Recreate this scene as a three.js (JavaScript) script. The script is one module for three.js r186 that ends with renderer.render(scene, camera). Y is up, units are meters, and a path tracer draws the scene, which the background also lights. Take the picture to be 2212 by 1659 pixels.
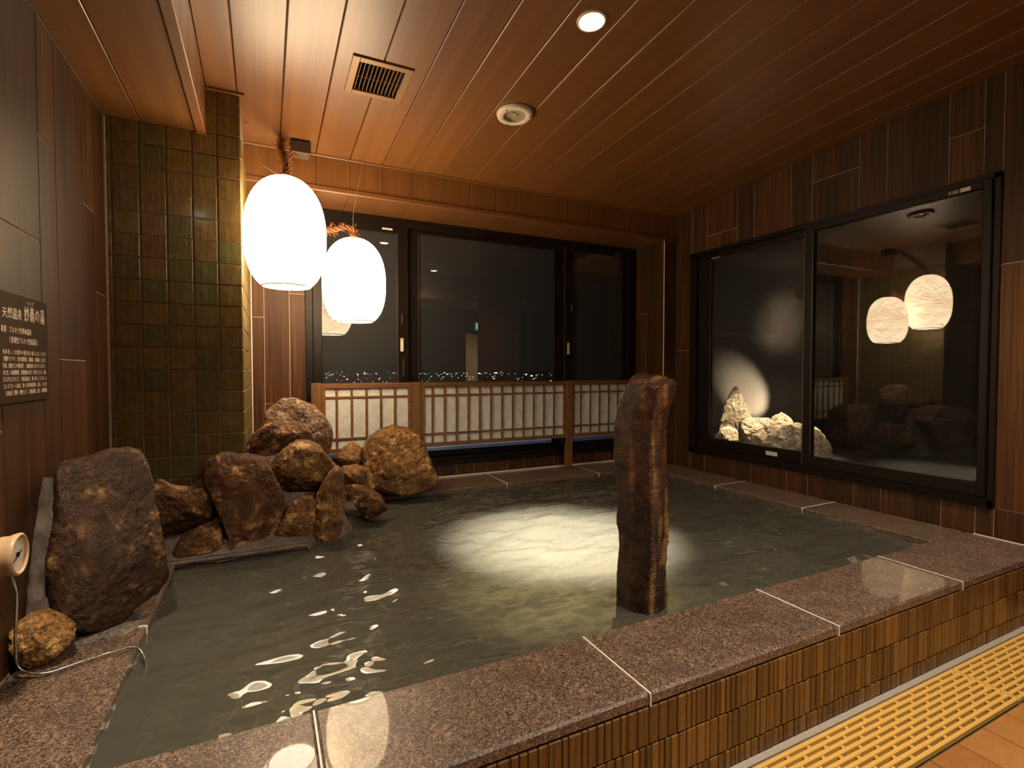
import * as THREE from 'three';
import { RectAreaLightUniformsLib } from 'three/addons/lights/RectAreaLightUniformsLib.js';
import { mergeGeometries, mergeVertices } from 'three/addons/utils/BufferGeometryUtils.js';
import { ImprovedNoise } from 'three/addons/math/ImprovedNoise.js';

// ---------------------------------------------------------------- camera, sky, exposure
RectAreaLightUniformsLib.init();
const scene = new THREE.Scene();
const renderer = new THREE.WebGLRenderer();
renderer.toneMapping = THREE.LinearToneMapping;
renderer.toneMappingExposure = 1.0;
renderer.shadowMap.enabled = true;
scene.background = new THREE.Color().setRGB(0.0016, 0.0017, 0.002);   // night sky

// The room is laid out in units of 0.8 m: x right along the window wall, z towards the camera, y = -1 on top of the bath's stone rim.
const S = 0.8, RIM = 0.288;
const X = (u) => u * S, Y = (u) => (u + 1) * S + RIM, Z = (u) => u * S;
const U = (x, y, z) => new THREE.Vector3(X(x), Y(y), Z(z));

const camera = new THREE.PerspectiveCamera(74.22, 2212 / 1659, 0.02, 9000);
camera.position.copy(U(0, 0, 0));
{
  const yaw = THREE.MathUtils.degToRad(25.956), pitch = THREE.MathUtils.degToRad(1.58);
  camera.lookAt(camera.position.clone().add(new THREE.Vector3(Math.sin(yaw) * Math.cos(pitch), -Math.sin(pitch), -Math.cos(yaw) * Math.cos(pitch))));
}

// ---------------------------------------------------------------- helpers
let seedNow = 7;
const rnd = () => { seedNow = (seedNow + 0x6d2b79f5) | 0; let t = Math.imul(seedNow ^ (seedNow >>> 15), 1 | seedNow); t = (t + Math.imul(t ^ (t >>> 7), 61 | t)) ^ t; return ((t ^ (t >>> 14)) >>> 0) / 4294967296; };
const rr = (a, b) => a + (b - a) * rnd();
const perlin = new ImprovedNoise();
const fbm = (x, y, z, o = 4) => { let s = 0, a = 0.5; for (let i = 0; i < o; i++) { s += a * perlin.noise(x, y, z); x = x * 2.03 + 5.1; y = y * 2.03 + 1.7; z = z * 2.03 + 3.3; a *= 0.5; } return s; };
const clamp = (x, a = 0, b = 1) => Math.min(b, Math.max(a, x));
const sm = (a, b, x) => { const t = clamp((x - a) / (b - a)); return t * t * (3 - 2 * t); };
const lerp = (a, b, t) => a + (b - a) * t;

const taken = new Map();
function numbered(name) { const n = taken.get(name) ?? 0; taken.set(name, n + 1); return n ? name + '_' + String(n).padStart(3, '0') : name; }
function tag(o, label, category, group, kind) {
  if (label) o.userData.label = label;
  if (category) o.userData.category = category;
  if (group) o.userData.group = group;
  if (kind) o.userData.kind = kind;
  return o;
}
function thing(name, label, category, pos, group) { const o = new THREE.Group(); o.name = numbered(name); if (pos) o.position.copy(pos); scene.add(o); return tag(o, label, category, group); }
function structure(name) { const o = new THREE.Group(); o.name = numbered(name); o.userData.kind = 'structure'; scene.add(o); return o; }
function mesh(name, geo, mat, parent) {
  const m = new THREE.Mesh(geo, mat); m.name = parent ? name : numbered(name); m.castShadow = true; m.receiveShadow = true; (parent ?? scene).add(m); return m;
}
const at = (m, x, y, z) => { m.position.set(x, y, z); return m; };

// uv in metres by the way each face points
function uvBox(g, ou = 0, ov = 0, turn = false) {
  const geo = g.index ? g.toNonIndexed() : g, p = geo.attributes.position, uv = new Float32Array(p.count * 2), a = new THREE.Vector3(), b = new THREE.Vector3(), c = new THREE.Vector3();
  for (let i = 0; i < p.count; i += 3) {
    a.fromBufferAttribute(p, i); b.fromBufferAttribute(p, i + 1); c.fromBufferAttribute(p, i + 2);
    const n = b.clone().sub(a).cross(c.clone().sub(a)), ax = Math.abs(n.x), ay = Math.abs(n.y), az = Math.abs(n.z);
    for (let k = 0; k < 3; k++) {
      const v = [a, b, c][k]; let s, t;
      if (ax >= ay && ax >= az) { s = v.z; t = v.y; } else if (ay >= az) { s = v.x; t = v.z; } else { s = v.x; t = v.y; }
      if (turn) [s, t] = [t, s];
      uv[(i + k) * 2] = s + ou; uv[(i + k) * 2 + 1] = t + ov;
    }
  }
  geo.setAttribute('uv', new THREE.BufferAttribute(uv, 2));
  return geo;
}
// a box with chamfered edges: 44 triangles
function chamfer(w, h, d, c = 0.002) {
  const H = [w / 2, h / 2, d / 2], pos = [], V = (s, ax) => { const v = [0, 0, 0]; for (let k = 0; k < 3; k++) v[k] = s[k] * (H[k] - (k === ax ? 0 : c)); return v; };
  const tri = (p, q, r) => {
    const n = [(q[1] - p[1]) * (r[2] - p[2]) - (q[2] - p[2]) * (r[1] - p[1]), (q[2] - p[2]) * (r[0] - p[0]) - (q[0] - p[0]) * (r[2] - p[2]), (q[0] - p[0]) * (r[1] - p[1]) - (q[1] - p[1]) * (r[0] - p[0])];
    const m = [0, 1, 2].map((k) => p[k] / H[k] + q[k] / H[k] + r[k] / H[k]);
    pos.push(...p, ...(n[0] * m[0] + n[1] * m[1] + n[2] * m[2] >= 0 ? [...q, ...r] : [...r, ...q]));
  };
  const quad = (a, b, e, f) => { tri(a, b, e); tri(a, e, f); };
  for (let ax = 0; ax < 3; ax++) for (const s of [-1, 1]) {
    const o = [0, 1, 2].filter((k) => k !== ax), cs = [[-1, -1], [1, -1], [1, 1], [-1, 1]].map(([i, j]) => { const q = [0, 0, 0]; q[ax] = s; q[o[0]] = i; q[o[1]] = j; return q; });
    quad(...cs.map((q) => V(q, ax)));
    for (const b of o) if (b > ax) { const e = [0, 1, 2].find((k) => k !== ax && k !== b); for (const t of [-1, 1]) { const q1 = [0, 0, 0], q2 = [0, 0, 0]; q1[ax] = q2[ax] = s; q1[b] = q2[b] = t; q1[e] = -1; q2[e] = 1; quad(V(q1, ax), V(q2, ax), V(q2, b), V(q1, b)); } }
  }
  for (const x of [-1, 1]) for (const y of [-1, 1]) for (const z of [-1, 1]) tri(V([x, y, z], 0), V([x, y, z], 1), V([x, y, z], 2));
  const g = new THREE.BufferGeometry(); g.setAttribute('position', new THREE.Float32BufferAttribute(pos, 3)); g.computeVertexNormals();
  return g;
}
// box between two corners (metres), chamfered, as a mesh
function block(name, a, b, mat, parent, c = 0.002, uvo = [rnd() * 3, rnd() * 3], turn = false) {
  const w = Math.abs(b[0] - a[0]), h = Math.abs(b[1] - a[1]), d = Math.abs(b[2] - a[2]);
  const m = mesh(name, uvBox(chamfer(w, h, d, Math.min(c, w / 3, h / 3, d / 3)), uvo[0], uvo[1], turn), mat, parent);
  m.position.set((a[0] + b[0]) / 2, (a[1] + b[1]) / 2, (a[2] + b[2]) / 2);
  return m;
}
function boxGeo(a, b, c = 0.001) {
  const w = Math.abs(b[0] - a[0]), h = Math.abs(b[1] - a[1]), d = Math.abs(b[2] - a[2]);
  const g = uvBox(chamfer(w, h, d, Math.min(c, w / 3, h / 3, d / 3)), rnd(), rnd());
  g.translate((a[0] + b[0]) / 2, (a[1] + b[1]) / 2, (a[2] + b[2]) / 2); return g;
}
const tube = (pts, r, seg = 64, rad = 8) => new THREE.TubeGeometry(new THREE.CatmullRomCurve3(pts), seg, r, rad, false);
const lathe = (prof, seg = 48) => new THREE.LatheGeometry(prof.map(([x, y]) => new THREE.Vector2(x, y)), seg);

// ---------------------------------------------------------------- textures (tileable lattice noise)
const hash = (x, y, s) => { let h = Math.imul(x, 374761393) ^ Math.imul(y, 668265263) ^ Math.imul(s, 974634541); h = Math.imul(h ^ (h >>> 13), 1274126177); return ((h ^ (h >>> 16)) >>> 0) / 4294967296; };
function tn(x, y, px, py, s) {
  const xi = Math.floor(x), yi = Math.floor(y), fx = x - xi, fy = y - yi, u = fx * fx * (3 - 2 * fx), v = fy * fy * (3 - 2 * fy), m = (a, p) => ((a % p) + p) % p;
  const a = hash(m(xi, px), m(yi, py), s), b = hash(m(xi + 1, px), m(yi, py), s), c = hash(m(xi, px), m(yi + 1, py), s), d = hash(m(xi + 1, px), m(yi + 1, py), s);
  return lerp(lerp(a, b, u), lerp(c, d, u), v);
}
const tf = (u, v, fx, fy, s, o = 4) => { let r = 0, a = 0.5, n = 0; for (let i = 0; i < o; i++) { r += a * tn(u * fx, v * fy, fx, fy, s + i); n += a; a *= 0.5; fx *= 2; fy *= 2; } return r / n; };
function tex(w, h, fn, srgb, size) {
  const data = new Uint8Array(w * h * 4);
  for (let j = 0; j < h; j++) for (let i = 0; i < w; i++) { const c = fn((i + 0.5) / w, (j + 0.5) / h), o = (j * w + i) * 4; for (let k = 0; k < 3; k++) data[o + k] = clamp(c[k]) * 255; data[o + 3] = 255; }
  const t = new THREE.DataTexture(data, w, h, THREE.RGBAFormat); t.wrapS = t.wrapT = THREE.RepeatWrapping; t.magFilter = THREE.LinearFilter; t.minFilter = THREE.LinearMipmapLinearFilter;
  if (srgb) t.colorSpace = THREE.SRGBColorSpace;
  if (size) t.repeat.set(1 / size[0], 1 / size[1]);
  t.needsUpdate = true; return t;
}
const grey = (w, h, fn, size) => tex(w, h, (u, v) => { const x = fn(u, v); return [x, x, x]; }, false, size);
const mixc = (a, b, t) => [0, 1, 2].map((k) => lerp(a[k], b[k], clamp(t)));

// wood printed on the wall tiles: grain runs along v
const woodGrain = (u, v, s) => 0.55 * tf(u, v, 60, 3, s, 3) + 0.3 * tf(u + 0.06 * tf(u, v, 4, 2, s + 40, 2), v, 14, 1, s + 9, 3) + 0.15 * tf(u, v, 200, 12, s + 20, 2);
const wallWoodMap = tex(512, 1024, (u, v) => { const g = woodGrain(u, v, 3); return mixc([0.215, 0.127, 0.058], [0.385, 0.24, 0.115], (g - 0.3) * 2.1); }, true, [0.6, 1.2]);
const wallWoodBump = grey(512, 512, (u, v) => tf(u, v, 120, 6, 5, 3), [0.6, 1.2]);
const ceilWoodMap = tex(512, 1024, (u, v) => { const g = 0.6 * tf(u, v, 120, 2, 61, 3) + 0.4 * tf(u, v, 16, 1, 66, 2); return mixc([0.495, 0.30, 0.098], [0.60, 0.378, 0.138], (g - 0.3) * 2); }, true, [0.5, 2.4]);
const ceilWoodBump = grey(512, 256, (u, v) => tf(u, v, 160, 4, 71, 2), [0.5, 2.4]);
const railWoodMap = tex(256, 512, (u, v) => { const g = woodGrain(u, v, 33); return mixc([0.315, 0.20, 0.085], [0.53, 0.36, 0.17], (g - 0.25) * 1.9); }, true, [0.25, 0.6]);
const graniteMap = tex(1024, 1024, (u, v) => {
  const a = tf(u, v, 130, 130, 81, 3), b = tf(u, v, 70, 70, 91, 2), big = tf(u, v, 7, 7, 95, 3);
  let c = mixc([0.235, 0.178, 0.145], [0.52, 0.42, 0.345], (a - 0.28) * 2.4);
  c = mixc(c, [0.62, 0.51, 0.44], sm(0.6, 0.74, b) * 0.7);
  c = mixc(c, [0.09, 0.065, 0.06], sm(0.62, 0.72, tn(u * 190, v * 190, 190, 190, 99)) * 0.9 * sm(0.35, 0.55, tn(u * 40, v * 40, 40, 40, 12)));
  c = mixc(c, [0.36, 0.38, 0.46], sm(0.86, 0.93, tn(u * 60, v * 60, 60, 60, 103)) * 0.8);
  return mixc(c, [0.30, 0.225, 0.19], sm(0.5, 0.8, big) * 0.35);
}, true, [0.35, 0.35]);
const graniteBump = grey(512, 512, (u, v) => tf(u, v, 120, 120, 111, 2), [0.42, 0.42]);
const rockBump = grey(512, 512, (u, v) => 0.5 * tf(u, v, 14, 14, 121, 4) + 0.5 * tf(u, v, 90, 90, 127, 3), [0.16, 0.16]);
const mortarMap = tex(512, 512, (u, v) => mixc([0.30, 0.25, 0.22], [0.48, 0.41, 0.365], (0.6 * tf(u, v, 6, 6, 131, 4) + 0.4 * tf(u, v, 90, 90, 137, 2) - 0.25) * 1.9), true, [0.4, 0.4]);
const glazeBump = grey(256, 256, (u, v) => 0.6 * tf(u, v, 40, 5, 141, 2) + 0.4 * Math.pow(tn(u * 56, v * 56, 56, 56, 148), 5), [0.1, 0.1]);
const glazeMap = tex(256, 256, (u, v) => { const g = 0.65 * tf(u, v, 46, 3, 151, 3) + 0.35 * tf(u, v, 8, 8, 155, 3); const x = 0.74 + 0.5 * (g - 0.3); return [x, x, x * 0.98]; }, true, [0.23, 0.23]);
const stripMap = tex(256, 128, (u, v) => { const g = tf(u, v, 60, 1, 161, 2) * 0.75 + 0.25 * tf(u, v, 14, 14, 166, 3); const x = 0.66 + 0.5 * (g - 0.25); return [x, x, x]; }, true, [0.2, 0.2]);
const stripBump = grey(256, 64, (u, v) => tf(u, v, 40, 1, 171, 2), [0.2, 0.2]);
const clayMap = tex(256, 256, (u, v) => mixc([0.62, 0.41, 0.20], [0.72, 0.49, 0.27], (0.5 * tf(u, v, 4, 4, 181, 3) + 0.5 * tf(u, v, 70, 70, 185, 2) - 0.25) * 2), true, [0.31, 0.31]);
const washiMap = tex(512, 512, (u, v) => { const f = Math.pow(1 - Math.abs(2 * tf(u + 0.1 * tf(u, v, 5, 5, 199, 2), v, 26, 26, 191, 3) - 1), 8); const x = 0.80 + 0.13 * tf(u, v, 12, 12, 195, 3) + 0.07 * f; return [x, x * 0.985, x * 0.94]; }, true, [0.35, 0.35]);
const bottomMap = tex(512, 512, (u, v) => mixc([0.33, 0.315, 0.275], [0.63, 0.61, 0.54], (0.55 * tf(u, v, 5, 7, 201, 5) + 0.45 * Math.pow(1 - Math.abs(2 * tf(u, v, 16, 22, 207, 3) - 1), 3) - 0.15) * 1.5), true, [1.5, 1.1]);

const std = (o) => new THREE.MeshStandardMaterial(o), phy = (o) => new THREE.MeshPhysicalMaterial(o);
const M = {
  ceilWood: [1.0, 0.95, 1.04, 0.98].map((k) => phy({ map: ceilWoodMap, color: new THREE.Color(k * 0.66, k * 0.66, k * 0.64), roughness: 0.5, bumpMap: ceilWoodBump, bumpScale: 0.0001, clearcoat: 0.9, clearcoatRoughness: 0.34 })),
  wallWood: [1, 0.84, 1.14, 0.93, 0.74].map((k) => phy({ map: wallWoodMap, color: new THREE.Color(k, k * 0.985, k * 0.96), roughness: 0.48, specularIntensity: 0.5, bumpMap: wallWoodBump, bumpScale: 0.0003 })),
  grout: std({ color: 0xb9a695, roughness: 0.85 }),
  groutDark: std({ color: 0x96856f, roughness: 0.85 }),
  sealant: std({ color: 0xe8dccf, roughness: 0.55 }),
  granite: phy({ map: graniteMap, roughness: 0.42, bumpMap: graniteBump, bumpScale: 0.0004, clearcoat: 0.5, clearcoatRoughness: 0.03 }),
  graniteWet: std({ map: graniteMap, color: 0x9a8f86, roughness: 0.3 }),
  rock: phy({ vertexColors: true, roughness: 0.45, specularIntensity: 0.45, bumpMap: rockBump, bumpScale: 0.006 }),
  rockDry: std({ vertexColors: true, roughness: 0.85, bumpMap: rockBump, bumpScale: 0.006 }),
  pillar: phy({ vertexColors: true, roughness: 0.28, bumpMap: rockBump, bumpScale: 0.009, specularIntensity: 0.5, clearcoat: 0.12, clearcoatRoughness: 0.08 }),
  mortar: phy({ map: mortarMap, roughness: 0.4, bumpMap: rockBump, bumpScale: 0.003 }),
  railWood: std({ map: railWoodMap, roughness: 0.5, bumpMap: wallWoodBump, bumpScale: 0.0003 }),
  washi: phy({ map: washiMap, roughness: 0.8, transmission: 0.15 }),
  frame: phy({ color: 0x170f09, roughness: 0.42, specularIntensity: 0.45 }),
  frameEdge: std({ color: 0x6f6252, roughness: 0.35, metalness: 0.6 }),
  glass: phy({ color: 0xffffff, roughness: 0, transmission: 1, thickness: 0, ior: 1.5 }),
  glassMisted: phy({ color: 0xffffff, roughness: 0.0, transmission: 0.99, thickness: 0, ior: 1.5 }),
  glassFogged: phy({ color: 0xffffff, roughness: 0.14, transmission: 0.993, thickness: 0, ior: 1.5 }),
  glassClear: phy({ color: 0xffffff, roughness: 0.0, transmission: 0.997, thickness: 0, ior: 1.5 }),
  blackPlastic: std({ color: 0x0c0b0a, roughness: 0.5 }),
  whitePlastic: phy({ color: 0xdccfb6, roughness: 0.3 }),
  cream: phy({ color: 0xbf9c78, roughness: 0.38 }),
  steel: std({ color: 0xb9b2aa, roughness: 0.25, metalness: 1 }),
  yellow: phy({ color: 0xd8aa58, roughness: 0.45 }),
  darkMetal: std({ color: 0x3a2c20, roughness: 0.5, metalness: 0.3 }),
  bronze: std({ color: 0x8a6a48, roughness: 0.4, metalness: 0.25 }),
  fibre: std({ color: 0x7a4a22, roughness: 0.9 }),
  line: std({ color: 0xd8d0c0, roughness: 0.4 }),
};
const tileTones = [0x8c7440, 0x85703e, 0x7c7042, 0x8d7040, 0x826f42, 0x907844, 0x866a3c, 0x757046];
M.column = tileTones.map((c) => phy({ map: glazeMap, color: c, roughness: 0.28, bumpMap: glazeBump, bumpScale: 0.0016, clearcoat: 0.3, clearcoatRoughness: 0.12 }));
M.strip = [0x80582a, 0x936735, 0x6c4a24, 0x875d2e, 0x765228, 0x9b6d34].map((c) => phy({ map: stripMap, color: c, roughness: 0.3, bumpMap: stripBump, bumpScale: 0.0012 }));
M.clay = [0xffffff, 0xf2ece4, 0xe8dfd4].map((c) => phy({ map: clayMap, color: c, roughness: 0.45 }));

// ---------------------------------------------------------------- lamps of the place
function spot(name, from, to, color, intensity, angle, penumbra, size) {
  const l = new THREE.SpotLight(color, intensity, 0, angle, penumbra, 2); l.name = name; l.position.copy(from); l.target.position.copy(to); l.castShadow = true; l.shadow.radius = size; l.shadow.mapSize.set(1024, 1024);
  scene.add(l); scene.add(l.target); return l;
}
const WARM = new THREE.Color().setRGB(1.0, 0.85, 0.63), SOFTWHITE = new THREE.Color().setRGB(1.0, 0.90, 0.74);
const ceilY = (z) => 1.60 + 0.055 * (z + 4.05);

// ================================================================ THE SETTING
const XR = 3.89, XL = -0.77, ZB = -4.5, ZP = -4.05, ZR = 0.35, FLOOR = -1.36, SOFF = 1.335, CEILX0 = -0.29;
const seamsX = []; for (let k = -2; k < 17; k++) seamsX.push(0.115 + 0.2435 * k);
const pick = (list) => list[Math.floor(rnd() * list.length)];

// ---- ceiling: long boards running to the window wall, falling slightly towards it
const vent = { x0: 0.474, x1: 0.734, z0: -3.125, z1: -2.848 };
{
  const c = structure('ceiling');
  c.position.copy(U(0, 1.60, ZP)); c.rotation.x = -Math.atan(0.055);
  const loc = (z) => Z(z - ZP) * Math.sqrt(1 + 0.055 * 0.055), th = 0.012;
  const edges = [CEILX0, ...seamsX.filter((x) => x > CEILX0 + 0.05 && x < XR - 0.05), XR];
  for (let i = 0; i + 1 < edges.length; i++) {
    const a = edges[i], b = edges[i + 1], m = M.ceilWood[i % 4], uvo = [rnd() * 2, rnd() * 2];
    const piece = (x0, x1, z0, z1) => { if (x1 - x0 > 0.004 && z1 - z0 > 0.004) block('board', [X(x0) + 0.0016, 0, loc(z0)], [X(x1) - 0.0016, th, loc(z1)], m, c, 0.0035, uvo); };
    if (b > vent.x0 && a < vent.x1) {   // a board notched for the vent
      const l = X(a) + 0.0016, r = X(b) - 0.0016, v0 = loc(vent.z0), v1 = loc(vent.z1), left = a < vent.x0, n = left ? X(vent.x0) : X(vent.x1);
      const pts = left ? [[l, loc(ZP)], [r, loc(ZP)], [r, v0], [n, v0], [n, v1], [r, v1], [r, loc(ZR)], [l, loc(ZR)]] : [[l, loc(ZP)], [r, loc(ZP)], [r, loc(ZR)], [l, loc(ZR)], [l, v1], [n, v1], [n, v0], [l, v0]];
      const sh = new THREE.Shape(pts.map(([x, z]) => new THREE.Vector2(x, z)));
      const g = new THREE.ExtrudeGeometry(sh, { depth: th - 0.007, bevelEnabled: true, bevelThickness: 0.0035, bevelSize: 0.003, bevelOffset: -0.003, bevelSegments: 1 });
      g.rotateX(Math.PI / 2); g.translate(0, th - 0.0035, 0);
      mesh('board', uvBox(g, ...uvo), m, c);
    } else piece(a, b, ZP, ZR);
  }
  block('ceiling_slab', [X(XL - 0.3), 0.14, loc(-4.9)], [X(XR + 0.3), 0.26, loc(ZR + 0.05)], M.groutDark, c, 0.002);
}
// ---- soffit over the window recess: face boards and underside boards in line with the ceiling boards
{
  const s = structure('soffit');
  const edges = [-0.12, ...seamsX.filter((x) => x > -0.05 && x < XR - 0.05), XR];
  for (let i = 0; i + 1 < edges.length; i++) {
    const a = X(edges[i]) + 0.0012, b = X(edges[i + 1]) - 0.0012, m = M.ceilWood[(i + 1) % 4];
    block('face_board', [a, Y(SOFF) + 0.03, Z(ZP) - 0.012], [b, Y(1.60) - 0.012, Z(ZP)], m, s, 0.002);
    block('underside_board', [a, Y(SOFF), Z(ZB)], [b, Y(SOFF) + 0.012, Z(ZP) - 0.012], m, s, 0.002, undefined, true);
  }
  block('bottom_moulding', [X(-0.12), Y(SOFF) - 0.004, Z(ZP) - 0.02], [X(XR), Y(SOFF) + 0.03, Z(ZP) + 0.008], M.ceilWood[0], s, 0.006, undefined, true);
  block('top_moulding', [X(-0.12), Y(1.60) - 0.014, Z(ZP)], [X(XR), Y(1.60) + 0.004, Z(ZP) + 0.010], M.ceilWood[2], s, 0.004, undefined, true);
  block('soffit_core', [X(-0.12), Y(SOFF) + 0.013, Z(ZB) - 0.1], [X(XR), Y(1.60) + 0.1, Z(ZP) - 0.013], M.groutDark, s);
}
// ---- lowered ceiling along the left wall with its fascia
{
  const s = structure('soffit'), y = 1.37;
  const joints = [XL, -0.60, -0.335];
  for (let i = 0; i < 2; i++) block('underside_board', [X(joints[i]) + 0.0016, Y(y), Z(-3.45)], [X(joints[i + 1]) - 0.0016, Y(y) + 0.012, Z(ZR)], M.ceilWood[1], s, 0.0025);
  block('edge_trim', [X(-0.337), Y(y) - 0.012, Z(-3.45)], [X(-0.29) + 0.001, Y(y) + 0.02, Z(ZR)], M.ceilWood[0], s, 0.003);
  const zs = []; for (let z = -3.45; z < ZR; z += 0.2435) zs.push(z); zs.push(ZR);
  for (let i = 0; i + 1 < zs.length; i++) block('face_board', [X(-0.302), Y(y) + 0.02, Z(zs[i]) + 0.0012], [X(-0.29), Y(ceilY(zs[i])) + 0.02, Z(zs[i + 1]) - 0.0012], M.ceilWood[i % 4], s, 0.002, undefined, false);
  block('soffit_core', [X(XL), Y(y) + 0.013, Z(-3.45)], [X(-0.303), Y(1.75), Z(ZR)], M.groutDark, s);
}
// ---- planked walls: wood-look tiles of two widths with staggered ends, set on a grout bed
function planks(parent, { axis, plane, out, from, to, seams, y0, y1, holes = [], ends = {} , mats = M.wallWood }) {
  const th = 0.008, edges = [from, ...seams.filter((s) => s > from + 0.02 && s < to - 0.02), to];
  for (let i = 0; i + 1 < edges.length; i++) {
    const a = edges[i], b = edges[i + 1];
    let cuts = ends[i] ?? (() => { const list = []; let y = y0 + rr(0.2, 1.3); while (y < y1) { list.push(y); y += 1.5; } return list; })();
    const ys = [y0, ...cuts.filter((y) => y > y0 + 0.03 && y < y1 - 0.03), y1];
    for (let j = 0; j + 1 < ys.length; j++) {
      let rects = [[a, b, ys[j], ys[j + 1]]];
      for (const h of holes) rects = rects.flatMap(([p, q, r, s]) => {
        if (q <= h[0] || p >= h[1] || s <= h[2] || r >= h[3]) return [[p, q, r, s]];
        const o = []; if (p < h[0]) o.push([p, h[0], r, s]); if (q > h[1]) o.push([h[1], q, r, s]);
        const l = Math.max(p, h[0]), m = Math.min(q, h[1]); if (r < h[2]) o.push([l, m, r, h[2]]); if (s > h[3]) o.push([l, m, h[3], s]); return o;
      });
      const mat = pick(mats);
      for (const [p, q, r, s] of rects) {
        if (q - p < 0.012 || s - r < 0.012) continue;
        const g = 0.0016, pl = axis === 'x' ? X(plane) : Z(plane), back = pl - out * th;
        if (axis === 'x') block('plank', [Math.min(pl, back), Y(r) + g, Z(p) + g], [Math.max(pl, back), Y(s) - g, Z(q) - g], mat, parent, 0.0012);
        else block('plank', [X(p) + g, Y(r) + g, Math.min(pl, back)], [X(q) - g, Y(s) - g, Math.max(pl, back)], mat, parent, 0.0012);
      }
    }
  }
}
const RW = { z0: -3.85, z1: -1.44, y0: -0.828, y1: 1.163 };          // right window opening
const zSeams = [-3.83, -3.65, -3.30, -3.12, -2.775, -2.594, -2.243, -2.06, -1.705, -1.53, -1.18, -1.0, -0.65, -0.47, -0.12, 0.06];
{
  const w = structure('wall_right');
  planks(w, { axis: 'x', plane: XR, out: -1, from: ZP, to: ZR, seams: zSeams, y0: FLOOR, y1: 1.84, holes: [[RW.z0, RW.z1, RW.y0, RW.y1]],
    ends: { 0: [0.2], 1: [-0.62, 0.9], 2: [-0.4, 1.3], 3: [], 4: [], 5: [], 6: [1.471], 7: [], 8: [], 9: [1.452], 10: [-0.822, 0.62], 11: [-0.3, 1.2], 12: [0.5] } });
  const d0 = 0.0025, wall = (y0, y1, z0, z1) => block('grout_bed', [X(XR) + d0, Y(y0), Z(z0)], [X(XR) + 0.16, Y(y1), Z(z1)], M.grout, w, 0.001);
  wall(FLOOR - 0.1, RW.y0, ZB - 0.3, ZR); wall(RW.y1, 2.1, ZB - 0.3, ZR); wall(RW.y0, RW.y1, ZB - 0.3, RW.z0); wall(RW.y0, RW.y1, RW.z1, ZR);
}
{
  const w = structure('wall_left');
  const seams = []; for (let z = -3.27, k = 0; z < 5; z += k++ % 2 ? 0.18 : 0.35) seams.push(z);
  seams.length = 0; for (const z of [-3.27, -3.09, -2.74, -2.56, -2.21, -2.03, -1.68, -1.5, -1.15, -0.97, -0.62, -0.44, -0.09, 0.09]) seams.push(z);
  planks(w, { axis: 'x', plane: XL, out: 1, from: -3.45, to: ZR, seams, y0: -1.0, y1: 1.37, ends: { 0: [0.4], 1: [-0.7, 0.8], 2: [0.045], 3: [0.9], 4: [0.257, 0.494], 5: [-0.2] } });
  block('grout_bed', [X(XL) - 0.16, Y(FLOOR - 0.1), Z(-4.6)], [X(XL) - 0.0025, Y(2.1), Z(5.0)], M.grout, w);
}
const BW = { x0: 0.302, x1: 3.72, y0: -0.882, y1: SOFF };              // back window opening
{
  const w = structure('wall_back');
  planks(w, { axis: 'z', plane: ZB, out: 1, from: -0.10, to: BW.x0, seams: [0.0, 0.185], y0: -1.0, y1: SOFF, ends: { 0: [0.42], 1: [-0.27], 2: [0.62] } });
  planks(w, { axis: 'z', plane: ZB, out: 1, from: BW.x0, to: BW.x1, seams: [0.55, 0.73, 1.08, 1.26, 1.61, 1.79, 2.14, 2.32, 2.67, 2.85, 3.2, 3.38], y0: -1.0, y1: BW.y0, mats: M.wallWood });
  // pier beside the corner
  planks(w, { axis: 'z', plane: ZP, out: 1, from: 3.72, to: XR, seams: [], y0: -1.0, y1: SOFF, ends: { 0: [0.75] } });
  planks(w, { axis: 'x', plane: 3.72, out: -1, from: ZB, to: ZP, seams: [-4.3], y0: -1.0, y1: SOFF, ends: { 0: [0.61], 1: [-0.3] } });
  block('grout_bed', [X(3.72) + 0.004, Y(FLOOR - 0.1), Z(ZB) - 0.12], [X(XR) + 0.002, Y(SOFF), Z(ZP) - 0.004], M.grout, w);
  block('corner_sealant', [X(3.72) - 0.003, Y(-1), Z(ZP) - 0.005], [X(3.72) + 0.004, Y(SOFF), Z(ZP) + 0.002], M.sealant, w, 0.001);
  block('grout_bed', [X(-1.0), Y(FLOOR - 0.1), Z(ZB) - 0.12], [X(BW.x0), Y(1.8), Z(ZB) - 0.0025], M.grout, w);
  block('grout_bed', [X(BW.x0), Y(FLOOR - 0.1), Z(ZB) - 0.12], [X(3.75), Y(BW.y0), Z(ZB) - 0.0025], M.grout, w);
  block('sill_sealant', [X(0.5), Y(-1), Z(ZB) - 0.001], [X(3.72), Y(-1) + 0.010, Z(ZB) + 0.009], M.sealant, w, 0.001);
}
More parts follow.
